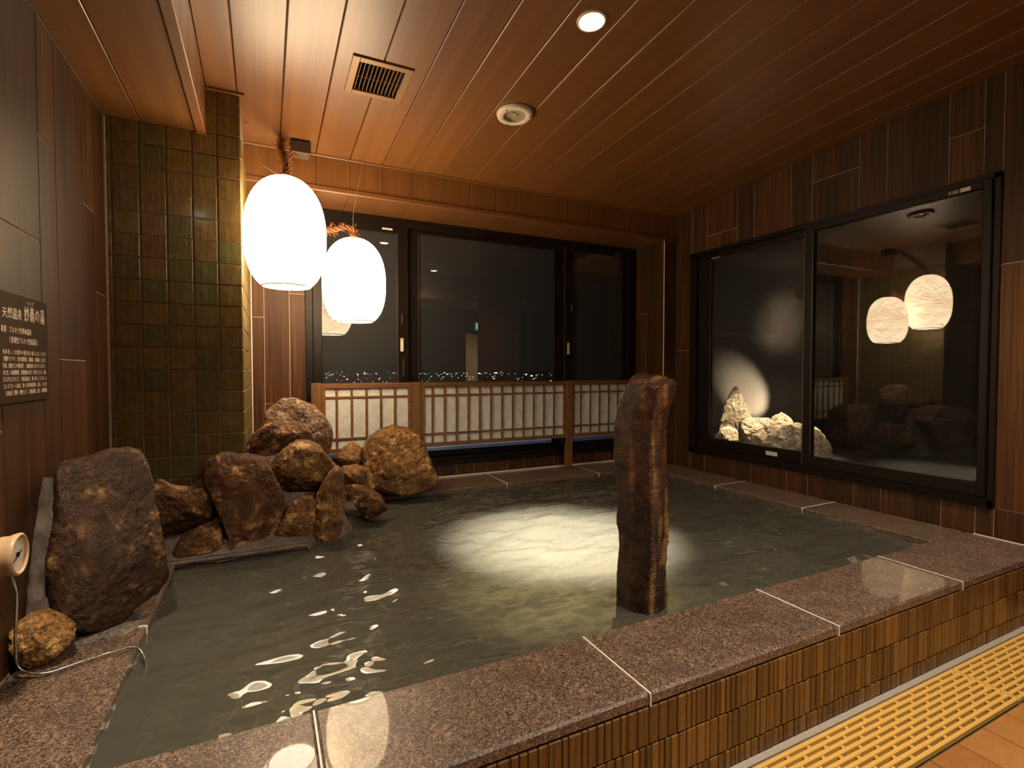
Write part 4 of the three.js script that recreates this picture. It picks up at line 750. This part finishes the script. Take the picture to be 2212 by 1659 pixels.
// ================================================================ NOTICE BOARD ON THE LEFT WALL
{
  // strokes on a 100 x 100 square, drawn with a brush
  const K = {
    天: '15,22,85,22|8,50,92,50|50,22,50,50,36,76,10,95|50,52,66,78,93,95', 然: '30,5,10,40|28,18,48,18,40,42,10,62|22,28,34,34|16,40,28,46|52,28,95,28|72,5,70,40,50,62|73,32,95,62|82,8,90,16|15,75,8,92|35,75,40,92|58,75,64,92|82,75,92,92',
    温: '12,10,22,20|5,38,16,46|5,90,22,58|38,8,38,45|38,8,85,8,85,45|38,26,85,26|38,45,85,45|32,58,32,90|32,58,92,58,92,90|50,58,50,90|72,58,72,90|22,92,98,92', 泉: '50,2,40,14|25,15,25,48|25,15,75,15,75,48|25,31,75,31|25,48,75,48|50,50,50,92,42,88|12,62,35,62,12,90|85,55,60,68|55,65,90,95',
    妙: '22,8,8,60,40,92|38,30,30,65,5,95|5,35,45,30|68,5,68,60,60,55|55,22,48,45|80,20,92,40|92,52,75,80,45,96', 義: '32,4,40,14|68,4,60,14|15,18,85,18|22,30,78,30|10,42,90,42|50,18,50,42|42,48,15,56|8,66,92,66|30,52,30,95,22,90|10,84,45,76|58,46,66,75,92,95|85,72,55,94|76,50,84,56',
    の: '52,20,45,60,25,80,12,60,25,30,55,18,82,32,86,60,65,85', 湯: '12,10,22,20|5,38,16,46|5,92,22,60|42,6,42,42|42,6,82,6,82,42|42,24,82,24|42,42,82,42|30,54,95,54|48,58,32,76|42,66,92,66,86,94,78,90|60,68,42,92|76,68,58,94',
    み: '20,20,55,20,25,75,10,65,35,55,90,70|75,40,60,90', ょ: '55,30,55,78,38,88,32,76,50,72,75,82|55,48,74,46', う: '40,12,60,18|25,38,60,32,72,50,45,92', ぎ: '20,25,75,20|18,42,78,38|40,8,65,62|30,70,40,88,70,86|80,5,86,15|90,2,96,12',
    質: '15,10,12,35|15,15,45,10|12,25,45,25|32,25,32,40|55,10,52,35|58,15,88,10|55,25,90,25|72,25,72,40|25,45,75,45,75,80,25,80,25,45|25,57,75,57|25,68,75,68|38,82,20,96|62,82,82,96',
    ア: '15,18,85,18,60,45|52,38,45,70,22,92', ル: '30,20,28,60,10,88|60,15,60,85,90,60', カ: '12,35,80,32,75,85,62,80|45,8,40,55,12,90', リ: '28,18,28,55|70,12,70,55,40,92',
    性: '25,5,25,95|10,30,14,50|35,25,42,38|55,12,45,40|50,30,92,30|72,8,72,92|52,58,90,58|42,92,96,92', 単: '28,5,36,16|50,3,54,15|74,4,64,17|22,20,78,20,78,52,22,52,22,20|22,36,78,36|8,68,92,68|50,20,50,96',
    純: '25,5,12,28,30,34|35,22,10,55,42,50|25,50,25,92|12,62,8,82|36,60,42,76|52,22,92,18|55,35,55,60,88,58|88,34,88,60|71,8,71,85,95,88,95,74', 低: '28,5,8,45|20,28,20,95|78,8,45,22|45,20,45,78,65,66|45,45,92,42|68,20,78,65,94,80,95,66|42,92,75,92',
    張: '10,12,40,12,40,32,12,32,12,52,42,52,40,88,28,84|55,8,55,48|55,8,90,8|55,21,85,21|55,34,85,34|48,48,96,48|58,50,58,92,72,82|70,50,94,92|90,58,78,70', '：': '50,30,50,34|50,66,50,70', '（': '70,5,50,30,50,70,70,95', '）': '30,5,50,30,50,70,30,95', '、': '30,70,45,85',
    筋: '15,5,5,20|15,12,42,12|60,5,50,20|58,12,92,12|18,30,12,90|18,30,45,30,45,90|18,48,45,48|18,66,45,66|52,45,95,45,90,88,80,85|70,28,66,60,50,92', 肉: '12,20,12,95|12,20,88,20,88,92|50,5,50,30,28,55|50,35,75,55|50,58,28,82|50,62,75,82', 若: '8,18,92,18|32,6,32,28|68,6,68,28|10,42,90,42|48,28,12,75|35,62,80,62,80,94,35,94,35,62',
    し: '30,10,30,75,50,90,85,65', く: '70,8,28,48,72,92', は: '20,10,18,90|40,32,92,32|70,10,70,75,50,88,42,72,65,68,92,85', 関: '8,8,8,95|8,8,42,8,42,38,8,38|8,22,42,22|92,8,92,95|92,8,58,8,58,38,92,38|58,22,92,22|30,55,72,55|22,70,78,70|50,45,50,70,25,95|52,72,75,94', 節: '15,5,5,20|15,12,42,12|60,5,50,20|58,12,92,12|15,30,15,90,42,78|15,30,42,30,42,58,15,58|15,44,42,44|58,30,92,30,90,70,80,68|58,30,58,98',
    慢: '22,5,22,95|8,30,12,50|34,28,38,40|45,5,88,5,88,32,45,32,45,5|45,18,88,18|40,40,95,40,95,60,40,60,40,40|58,40,58,60|76,40,76,60|42,70,88,70,42,96|55,78,95,96', 的: '25,5,18,20|10,22,42,22,42,92,10,92,10,22|10,56,42,56|65,5,52,40|60,25,92,25,88,90,76,86|66,48,74,62', な: '12,28,55,25|38,8,15,65|70,25,88,38|58,45,60,80,42,90,40,75,62,72,85,90', 痛: '55,3,55,12|25,14,95,14|25,14,22,60,8,95|8,30,16,40|6,62,22,50|42,26,85,26,62,38|55,32,70,42|38,46,90,46,90,94|38,46,38,94|64,46,64,94|38,62,90,62|38,77,90,77',
    又: '15,18,80,18,60,60,12,92|25,35,55,68,92,92', こ: '25,22,72,20,62,34|22,70,35,84,80,80', わ: '30,8,30,92|12,30,38,28,12,75|30,55,62,35,84,55,60,88', ば: '20,10,18,90|40,32,86,32|66,12,66,75,48,88,40,72,62,68,88,85|82,6,86,16|92,4,96,14', り: '30,12,26,50|66,10,70,55,45,92', ウ: '50,5,50,22|15,24,15,48|15,24,85,24,78,60,40,94', マ: '12,20,88,20,48,65|35,50,62,82', チ: '70,8,25,20|8,45,92,45|52,18,50,60,25,94',
    変: '50,3,50,15|10,16,90,16|40,16,32,48|60,16,60,48|22,25,12,42|78,25,90,42|42,52,15,76|38,58,78,58,15,96|35,66,90,96', 形: '8,15,55,15|5,48,60,48|22,15,20,60,8,92|44,15,44,94|90,8,68,32|92,36,68,62|95,64,62,96', 症: '55,3,55,12|25,14,95,14|25,14,22,60,8,95|8,30,16,40|6,62,22,50|40,34,92,34|66,34,66,90|66,60,90,60|46,55,46,90|34,91,98,91', 腰: '12,8,8,92|12,8,38,8,38,92|12,34,38,34|12,58,38,58|48,10,95,10|52,22,92,22,92,42,52,42,52,22|66,10,66,42|80,10,80,42|45,60,96,60|66,48,55,78,88,96|84,62,50,96',
    神: '25,4,30,12|8,24,42,24,10,60|26,44,26,95|30,50,42,60|52,22,92,22,92,70,52,70,52,22|52,46,92,46|72,5,72,96', 経: '25,5,12,28,30,34|35,22,10,55,42,50|25,50,25,92|12,62,8,82|36,60,42,76|52,12,88,12,50,46|58,22,94,46|52,62,92,62|72,50,72,90|46,90,98,90', 五: '12,14,88,14|48,14,38,90|20,46,76,46,70,90|6,90,94,90', 十: '8,46,92,46|50,6,50,95', 肩: '15,8,85,8|25,22,25,60,8,95|25,22,82,22,82,40,25,40|38,52,38,95|38,52,84,52,84,95|38,66,84,66|38,80,84,80',
    打: '5,28,45,28|26,6,26,90,14,85|6,64,44,50|52,16,96,16|74,16,74,92,60,86', 撲: '5,28,38,28|22,6,22,90,12,85|6,64,38,50|58,5,58,24|76,5,76,24|42,25,96,25|48,42,92,42|50,56,90,56|42,70,96,70|68,42,68,72,44,96|70,74,96,96', 捻: '5,28,38,28|22,6,22,90,12,85|6,64,38,50|68,5,44,36|68,8,96,36|58,30,80,30|54,42,84,42,72,56|48,66,42,84|56,62,58,90,86,90,86,80|70,60,76,72|88,62,96,78', 挫: '5,28,38,28|22,6,22,90,12,85|6,64,38,50|54,12,44,44|54,24,64,42|84,12,76,44|84,24,96,42|70,8,70,92|48,62,92,62|42,92,98,92',
    ど: '30,10,40,42|70,28,28,62,40,88,78,86|76,5,82,15|88,2,94,12', 期: '6,18,52,18|16,6,16,68|40,6,40,68|16,34,40,34|16,50,40,50|4,68,54,68|18,74,8,92|38,74,48,90|62,8,58,92|62,8,92,8,92,92|62,34,92,34|62,58,92,58', 運: '12,10,20,20|8,40,22,40,18,70|5,95,20,72,45,90,96,92|34,14,34,26|34,14,94,14,92,26|42,30,88,30,88,62,42,62,42,30|42,46,88,46|34,74,94,74|65,22,65,84', 動: '48,5,10,14|6,26,54,26|12,36,48,36,48,62,12,62,12,36|12,48,48,48|30,14,30,90|8,74,52,74|4,90,56,88|60,30,94,30,90,90,78,84|76,6,74,50,56,94', に: '22,10,20,90|50,28,88,26|46,68,56,82,92,78',
    お: '10,28,60,26|34,8,34,80,16,78,18,62,55,45,82,60,62,88|76,18,90,32', け: '20,10,18,90|40,32,92,30|70,10,70,60,54,92', る: '25,15,72,15,25,60,55,42,82,60,70,85,48,88,50,74,66,84', 冷: '10,18,20,30|6,90,24,58|58,5,30,38|58,8,96,38|46,36,74,36|44,52,88,52,86,76,78,74|64,52,64,96', え: '40,8,60,16|22,36,72,34,18,90,50,58,58,88,92,86', 末: '12,25,88,25|6,48,94,48|50,6,50,95|48,50,10,86|52,50,92,86',
    循: '28,5,10,25|32,28,6,56|22,46,22,95|86,6,46,16|46,14,44,60,34,94|46,30,96,30|70,18,70,42|56,44,90,44,90,94,56,94,56,44|56,60,90,60|56,77,90,77', 環: '6,14,38,14|8,46,36,46|22,14,22,80|4,84,40,76|46,8,94,8,94,28,46,28,46,8|62,8,62,28|78,8,78,28|42,38,98,38|52,48,88,48,88,62,52,62,52,48|66,62,44,88|64,72,64,94|70,66,96,94', 障: '10,6,10,95|10,6,36,6,24,34,38,54,22,66|68,3,68,12|46,14,94,14|56,20,60,30|82,20,76,30|42,34,98,34|50,44,90,44,90,68,50,68,50,44|50,56,90,56|42,80,98,80|70,68,70,97', 害: '50,3,50,14|12,16,12,28|12,16,88,16,86,28|25,32,75,32|28,44,72,44|10,56,90,56|50,24,50,64|26,66,76,66,76,94,26,94,26,66',
    胃: '22,6,78,6,78,42,22,42,22,6|50,6,50,42|22,24,78,24|24,54,24,96|24,54,78,54,78,95|24,68,78,68|24,82,78,82', 腸: '12,8,8,92|12,8,38,8,38,92|12,34,38,34|12,58,38,58|52,6,88,6,88,36,52,36,52,6|52,21,88,21|44,48,98,48|56,52,44,70|52,62,94,62,90,94,82,90|68,64,52,88|82,64,66,94', 機: '22,5,22,95|5,28,40,28|22,32,5,66|24,40,38,54|56,6,46,22,58,26,44,42|82,6,72,22,86,26,72,42|40,50,98,50|60,6,70,70,94,95|92,60,62,94|52,52,44,92', 能: '28,4,10,32,44,28|36,16,46,34|12,44,12,95|12,44,44,44,44,95|12,60,44,60|12,76,44,76|60,6,60,40,92,40,92,28|88,12,62,26|60,52,60,90,94,90,94,78|88,60,62,74',
    下: '6,14,94,14|50,14,50,96|54,34,78,52', が: '10,32,62,28,58,85,45,80|36,8,32,50,12,88|70,28,84,50|80,4,86,16|92,2,98,14', も: '40,8,36,70,52,92,82,78,80,55|14,34,64,32|12,56,62,54', た: '10,26,58,22|36,8,12,92|54,44,88,42|50,72,60,86,90,82', れ: '28,8,28,95|10,32,38,28,8,80|28,55,62,30,66,80,92,76', ガ: '10,32,72,30,66,86,54,80|42,8,36,52,12,92|78,4,84,16|90,2,96,14', ス: '14,16,80,16,48,62,10,92|52,58,90,92', ま: '15,22,85,20|20,42,80,40|50,6,52,78,30,88,24,74,50,72,84,88', と: '30,8,42,42|76,24,26,62,38,88,80,86',
    コ: '15,20,84,20,84,86|12,84,84,84', レ: '26,8,26,90,88,46', テ: '22,12,78,12|8,38,92,38|50,38,46,66,22,94', ロ: '15,18,84,18,84,88,15,88,15,18', ー: '8,48,92,48', 血: '52,3,34,22|16,26,16,88|16,26,84,26,84,88|38,26,38,88|62,26,62,88|4,90,96,90', 高: '50,2,50,12|8,14,92,14|30,24,70,24,70,38,30,38,30,24|12,48,12,96|12,48,88,48,88,94|32,60,68,60,68,80,32,80,32,60', 圧: '12,10,94,10|14,10,12,60,4,94|28,44,90,44|58,22,58,88|22,90,98,90', 軽: '6,16,48,16|10,28,44,28,44,62,10,62,10,28|10,45,44,45|27,5,27,96|4,76,50,76|56,10,90,10,54,44|62,20,96,42|56,60,94,60|75,48,75,90|52,90,98,90', い: '18,20,22,75,40,68|72,22,86,62',
    態: '22,3,10,22,38,20|12,30,12,62|12,30,38,30,38,62|12,44,38,44|54,4,54,26,88,26|54,36,54,60,88,60|12,76,6,92|28,70,32,94,70,94,72,80|48,68,56,80|80,70,94,88', 自: '50,2,40,14|20,16,80,16,80,94,20,94,20,16|20,42,80,42|20,68,80,68', 律: '28,5,10,25|32,28,6,56|22,46,22,95|44,20,90,20,90,44,44,44|38,32,98,32|44,58,92,58|40,74,96,74|67,5,67,97',
  };
  const cv = document.createElement('canvas'); cv.width = 1024; cv.height = 1000; const c = cv.getContext('2d');
  c.fillStyle = '#34210f'; c.fillRect(0, 0, 1024, 1000);
  for (let i = 0; i < 500; i++) { c.fillStyle = `rgba(${rnd() < 0.5 ? '20,10,5' : '120,85,60'},${rr(0.03, 0.1)})`; c.fillRect(rr(0, 1024), rr(-100, 1000), rr(1, 3), rr(60, 300)); }
  c.strokeStyle = '#cdbba6'; c.lineCap = 'round'; c.lineJoin = 'round';
  const write = (text, x, y, w, h, lw, adv) => { for (const ch of text) { const g = K[ch]; if (g) { c.lineWidth = lw; for (const s of g.split('|')) { const q = s.split(',').map(Number); c.beginPath(); c.moveTo(x + q[0] * w / 100, y + q[1] * h / 100); for (let i = 2; i < q.length; i += 2) c.lineTo(x + q[i] * w / 100, y + q[i + 1] * h / 100); c.stroke(); } } x += adv ?? w * 1.04; } };
  write('天然温泉', 70, 128, 92, 104, 9); write('妙義の湯', 496, 78, 108, 152, 13, 116); write('みょうぎ', 560, 30, 30, 38, 4, 36);
  write('泉質：アルカリ性単純温泉', 44, 300, 48, 62, 6); write('（低張性アルカリ性低温泉）', 176, 392, 46, 62, 6);
  ['筋肉若しくは関節の慢性的な痛み又はこわばり', '（関節リウマチ、変形性関節症、腰痛症、神経痛、五十肩、', '打撲、捻挫などの慢性期）、運動筋肉におけるこわばり、', '冷え性、末循環障害、胃腸機能の低下（胃がもたれる、腸に', 'ガスがたまるなど）、軽症高血圧、軽い高コレステロール', 'コレステロール血症、軽い自律神経障害、痛み、冷え性', 'よる高血圧（関節、慢性など）、動態機能、血圧、経運機能'].forEach((t, i) => write(t, 60 + (i ? 0 : 8), 512 + i * 62, 31, 46, 4.4, (1000 - 84) / [...t].length));
  const tx = new THREE.CanvasTexture(cv); tx.colorSpace = THREE.SRGBColorSpace; tx.anisotropy = 8;
  const z0 = -2.165, z1 = -2.575, t = thing('notice_board', 'dark brown notice board with pale brush-written Japanese text on the left wall', 'sign', U(XL, 0.075, (z0 + z1) / 2));
  block('panel', [0.0, Y(-0.112) - Y(0.075), Z(z1 - (z0 + z1) / 2)], [0.008, Y(0.258) - Y(0.075), Z(z0 - (z0 + z1) / 2)], phy({ color: 0x34210f, roughness: 0.7, specularIntensity: 0.2 }), t, 0.001);
  const f = mesh('lettering', new THREE.PlaneGeometry(Math.abs(Z(z1 - z0)) - 0.002, Y(0.258) - Y(-0.112) - 0.002), phy({ map: tx, roughness: 0.7, specularIntensity: 0.2 }), t); f.rotation.y = Math.PI / 2; f.position.set(0.0086, Y(0.073) - Y(0.075), 0);
}
// ---- thermometer with its armoured lead into the water
{
  const o = U(XL, -0.549, -1.99), t = thing('bath_thermometer', 'round cream wall thermometer on the left wall with a steel lead into the water', 'thermometer', o), R = 0.049, L = 0.088;
  const rot = (g) => g.rotateZ(-Math.PI / 2);
  mesh('body', rot(lathe([[0, 0.0], [0.062, 0.0], [0.062, 0.006], [0.046, 0.012], [0.0435, 0.05], [0.045, 0.052], [0.045, 0.066], [R, L - 0.012], [R + 0.001, L - 0.003], [R - 0.003, L], [R - 0.007, L - 0.001], [R - 0.008, L - 0.008], [0, L - 0.008]], 56)), M.cream, t);
  const cv = document.createElement('canvas'); cv.width = cv.height = 256; const c = cv.getContext('2d'); c.fillStyle = '#d9cdc2'; c.fillRect(0, 0, 256, 256); c.translate(128, 128); c.strokeStyle = '#3a3230'; c.fillStyle = '#3a3230'; c.font = '22px sans-serif'; c.textAlign = 'center'; c.textBaseline = 'middle';
  for (let i = 0; i <= 50; i++) { const a = 2.36 + i / 50 * 4.71; c.lineWidth = i % 5 ? 2 : 4; c.beginPath(); c.moveTo(Math.cos(a) * 112, Math.sin(a) * 112); c.lineTo(Math.cos(a) * (i % 5 ? 104 : 98), Math.sin(a) * (i % 5 ? 104 : 98)); c.stroke(); if (i % 10 === 0) c.fillText(String(i), Math.cos(a) * 78, Math.sin(a) * 78); }
  c.fillText('℃', 0, 50);
  const tx = new THREE.CanvasTexture(cv); tx.colorSpace = THREE.SRGBColorSpace;
  const dial = mesh('dial', new THREE.CircleGeometry(R - 0.008, 40), std({ map: tx, roughness: 0.4 }), t); dial.rotation.y = Math.PI / 2; dial.position.x = L - 0.0075;
  const nd = mesh('needle', chamfer(0.002, 0.05, 0.004, 0.0008), M.blackPlastic, t); nd.position.set(L - 0.006, -0.004, 0.004); nd.rotation.x = 1.9;
  mesh('hub', rot(new THREE.CylinderGeometry(0.006, 0.006, 0.004, 16)).translate(L - 0.006, 0, 0), M.blackPlastic, t);
  const ear = mesh('mounting_ear', rot(new THREE.CylinderGeometry(0.02, 0.02, 0.005, 24)).translate(0.0025, 0.056, -0.02), M.cream, t); mesh('screw', rot(new THREE.CylinderGeometry(0.004, 0.004, 0.003, 10)).translate(0.0065, 0.062, -0.026), M.steel, ear);
  const ear2 = mesh('mounting_ear', rot(new THREE.CylinderGeometry(0.02, 0.02, 0.005, 24)).translate(0.0025, -0.056, 0.0), M.cream, t); mesh('screw', rot(new THREE.CylinderGeometry(0.004, 0.004, 0.003, 10)).translate(0.0065, -0.064, 0.0), M.steel, ear2);
  const pts = [[-0.69, -0.60, -2.0], [-0.695, -0.66, -2.04], [-0.72, -0.735, -2.125], [-0.735, -0.89, -2.155], [-0.725, -0.965, -2.15], [-0.66, -0.988, -2.13], [-0.57, -0.988, -2.16], [-0.50, -0.988, -2.185], [-0.43, -0.985, -2.185], [-0.398, -1.0, -2.15], [-0.385, -1.08, -2.13], [-0.383, -1.22, -2.13]].map((q) => U(...q).sub(o));
  mesh('lead', tube(pts, 0.0032, 160, 8), M.steel, t);
  const curve = new THREE.CatmullRomCurve3(pts), rings = [];
  for (let i = 0; i < 210; i++) { const u = i / 210, P = curve.getPointAt(u), T = curve.getTangentAt(u), g = new THREE.TorusGeometry(0.0033, 0.0008, 4, 8); g.applyQuaternion(new THREE.Quaternion().setFromUnitVectors(new THREE.Vector3(0, 0, 1), T)); g.translate(P.x, P.y, P.z); rings.push(g); }
  tag(mesh('armour', mergeGeometries(rings), M.steel, t), null, null, null, 'stuff');
}

// ================================================================ OUTSIDE
{
  // small rock garden beyond the right window
  const gy = -0.92, ground = mesh('garden_ground', uvBox(chamfer(X(3.0), 0.08, X(6.4), 0.002)), std({ map: mortarMap, color: 0x4a4236, roughness: 0.9 }));
  ground.position.set(X(5.62), Y(gy) - 0.04, Z(-3.4)); tag(ground, 'bare gravel ground of the small garden outside the right window', 'ground', null, 'structure');
  const fenceMat = std({ color: 0x0e0a07, roughness: 0.95 });
  const fence = thing('garden_fence', 'dim brown vertical board fence behind the garden rocks', 'fence', U(6.2, gy, -3.4));
  for (let i = 0; i < 26; i++) block('fence_board', [-0.01, 0, -2.6 + i * 0.2 + 0.0004], [0.012 + (i % 2) * 0.006, 2.1, -2.6 + i * 0.2 + 0.1996], fenceMat, fence, 0.0004);
  block('fence_rail', [-0.045, 1.12, -2.6], [-0.01, 1.19, 2.6], fenceMat, fence, 0.003);
  const end = structure('wall_garden'); block('end_wall', [X(4.1), Y(gy), Z(-6.7)], [X(6.3), Y(2.2), Z(-6.6)], fenceMat, end); block('end_wall', [X(4.1), Y(gy), Z(-0.2)], [X(6.3), Y(2.2), Z(-0.1)], fenceMat, end); block('eaves', [X(4.07), Y(1.5), Z(-6.7)], [X(5.4), Y(1.6), Z(-0.1)], M.ceilWood[1], end);
  const garden = (label, x, y, z, w, h, d, seed, shape, yaw = 0.9) => {
    const pl = { peak: [[-0.5, -0.5], [-0.42, -0.1], [-0.08, 0.5], [0.02, 0.48], [0.3, 0.05], [0.5, -0.3], [0.5, -0.5]], block: [[-0.5, -0.45], [-0.5, 0.3], [-0.38, 0.46], [0.3, 0.5], [0.48, 0.35], [0.5, -0.3], [0.3, -0.5]], round: [[-0.5, -0.5], [-0.46, 0.05], [-0.25, 0.4], [0.05, 0.5], [0.32, 0.36], [0.48, 0.0], [0.5, -0.5]] }[shape].map(([a, b]) => [a * w, b * h]);
    const m = mesh('garden_rock', rockGeometry(pl, d, { seed, cuts: 6, rough: 0.07, colors: stoneColors.dry, patch: 0.5 }), M.rockDry); m.position.copy(U(x, y, z)); m.rotation.y = -yaw;
    tag(m, label, 'rock', 'floodlit rocks in the garden outside the right window');
  };
  garden('pale pointed rock rising at the back of the garden rocks', 5.0, -0.46, -4.22, 0.30, 0.44, 0.12, 51, 'peak');
  garden('square block of rock in shadow in front of the pointed one', 4.55, -0.66, -3.58, 0.27, 0.28, 0.09, 52, 'block');
  garden('bright rounded rock to the right of the square block', 4.86, -0.68, -3.55, 0.25, 0.38, 0.10, 53, 'round');
  garden('large pale boulder nearest the middle of the right window', 4.5, -0.71, -3.13, 0.48, 0.34, 0.17, 54, 'round');
  garden('small dark rock at the left edge of the garden', 4.66, -0.76, -4.05, 0.22, 0.2, 0.12, 55, 'round');
  garden('low rock at the foot of the square block', 4.45, -0.84, -3.75, 0.26, 0.14, 0.11, 56, 'block');
  const up = thing('garden_spotlight', 'small black spotlight on the ground behind the garden rocks lighting the fence', 'spotlight', U(5.55, -0.82, -4.55)); up.rotation.set(-0.5, 0.9, 0);
  mesh('housing', lathe([[0, -0.05], [0.04, -0.05], [0.045, 0.05], [0.04, 0.05], [0.036, 0.0], [0, 0.0]], 24).rotateX(-1.1), M.blackPlastic, up);
  mesh('stake', new THREE.CylinderGeometry(0.006, 0.006, 0.08, 8).translate(0, -0.05, 0), M.blackPlastic, up);
  spot('spotlight_beam', U(5.62, -0.72, -4.6), U(6.2, -0.36, -5.02), new THREE.Color().setRGB(1, 0.78, 0.48), 60, 0.46, 0.5, 1);
  const f = thing('garden_floodlight', 'small black floodlight under the eaves over the garden', 'floodlight', U(4.9, 1.42, -2.5));
  mesh('housing', lathe([[0, 0.09], [0.045, 0.09], [0.05, 0.0], [0.044, 0.0], [0.04, 0.06], [0, 0.06]], 24), M.blackPlastic, f); mesh('lamp_face', new THREE.CylinderGeometry(0.04, 0.04, 0.004, 24).translate(0, 0.02, 0), lampFace, f);
  spot('floodlight_beam', U(4.9, 1.40, -2.5), U(4.85, -0.6, -3.6), new THREE.Color().setRGB(1, 0.76, 0.48), 60, 0.34, 0.5, 1.2);
}
{
  // dark plain with the lights of the town far below the back window
  const plain = mesh('town_ground', new THREE.CircleGeometry(8000, 48).rotateX(-Math.PI / 2), std({ color: 0x0b0c0e, roughness: 1 })); plain.position.set(0, -29, 0); tag(plain, 'dark plain far below the back window', 'ground', null, 'structure');
  const n = 620, im = new THREE.InstancedMesh(new THREE.BoxGeometry(1, 1, 1), new THREE.MeshBasicMaterial({ color: 0xffffff }), n), m = new THREE.Matrix4(), q = new THREE.Quaternion(), col = new THREE.Color();
  for (let i = 0; i < n; i++) {
    const a = rr(-0.75, 0.95), near = 1150 + 3400 * Math.pow(rnd(), 1.3) + 250 * Math.sin(a * 23), big = rnd() < 0.07 ? 2.2 : 1, s = near * 0.0011 * rr(0.5, 1.25) * big, h = rr(0.4, 1) * (rnd() < 0.15 ? 14 : 5);
    m.compose(new THREE.Vector3(Math.sin(a) * near, -29 + h + s / 2, -Math.cos(a) * near), q, new THREE.Vector3(s * (rnd() < 0.12 ? 3 : 1.2), s * 0.8, s)); im.setMatrixAt(i, m);
    const k = rr(0.5, 2.6) * (rnd() < 0.15 ? 3 : 1), c = rnd(); col.setRGB(k * (c < 0.18 ? 1 : 0.9), k * (c < 0.18 ? 0.62 : 0.97), k * (c < 0.18 ? 0.3 : 1.0)); if (c > 0.95) col.setRGB(0.3 * k, k, 0.55 * k); im.setColorAt(i, col);
  }
  im.name = 'town_lights'; tag(im, 'distant white and orange lights of the town along the horizon', 'town lights', null, 'stuff'); scene.add(im);
  const led = thing('window_ledge', 'grey outer ledge below the back window', 'ledge', U(2.0, -0.95, -4.95));
  block('ledge_top', [X(-2.2), -0.03, -0.22], [X(2.2), 0.0, 0.24], std({ color: 0x8890a0, roughness: 0.35 }), led, 0.004); block('parapet', [X(-2.2), -0.1, -0.28], [X(2.2), 0.10, -0.22], std({ color: 0x70788a, roughness: 0.5 }), led, 0.004);
}
{
  const t = thing('outdoor_tube_light', 'small cold white tube light under the eaves outside the back window', 'outdoor light', U(2.0, 2.66, -4.98));
  block('housing', [-0.32, 0, -0.03], [0.32, 0.03, 0.03], M.whitePlastic, t, 0.004);
  const e = structure('wall_outside'); block('upper_wall', [X(-1), Y(1.75), Z(ZB) - 0.22], [X(4.2), Y(2.66) + 0.03, Z(ZB) - 0.1], M.grout, e); block('eaves', [X(-1), Y(2.66) + 0.03, Z(-5.4)], [X(4.2), Y(2.66) + 0.12, Z(ZB) - 0.1], M.grout, e);
  mesh('tube', new THREE.CylinderGeometry(0.012, 0.012, 0.58, 16).rotateZ(Math.PI / 2).translate(0, -0.016, 0), std({ color: 0xffffff, emissive: new THREE.Color().setRGB(0.75, 0.87, 1), emissiveIntensity: 0.8 }), t);
  spot('tube_light_beam', U(2.0, 2.6, -4.98), U(2.0, -1, -4.98), new THREE.Color().setRGB(0.72, 0.85, 1), 16, 0.7, 1, 3);
}
// ---- drops of condensation on the right window
{
  const n = 520, g = new THREE.SphereGeometry(1, 8, 6), im = new THREE.InstancedMesh(g, phy({ color: 0xffffff, roughness: 0.02, transmission: 1, thickness: 0.004, ior: 1.33 }), n), m = new THREE.Matrix4(), q = new THREE.Quaternion();
  for (let i = 0; i < n; i++) {
    const left = rnd() < 0.5; let z, y;
    if (left) { z = rr(-3.15, -2.66) - Math.pow(rnd(), 3) * 0.3; y = -0.64 + 0.75 * Math.pow(rnd(), 1.5); } else { z = -2.54 + 1.0 * Math.pow(rnd(), 1.2); y = -0.66 + Math.pow(rnd(), 1.6) * 0.95; }
    const s = rr(0.0008, 0.0024), x = X(XR) + (left ? 0.024 - 0.0035 : -0.013 - 0.0035); m.compose(new THREE.Vector3(x, Y(y), Z(z)), q, new THREE.Vector3(s * 0.5, s * 1.15, s)); im.setMatrixAt(i, m);
  }
  im.name = 'water_droplets'; tag(im, 'scattered drops of condensation on the right window panes', 'droplets', null, 'stuff'); scene.add(im);
}

renderer.render(scene, camera);
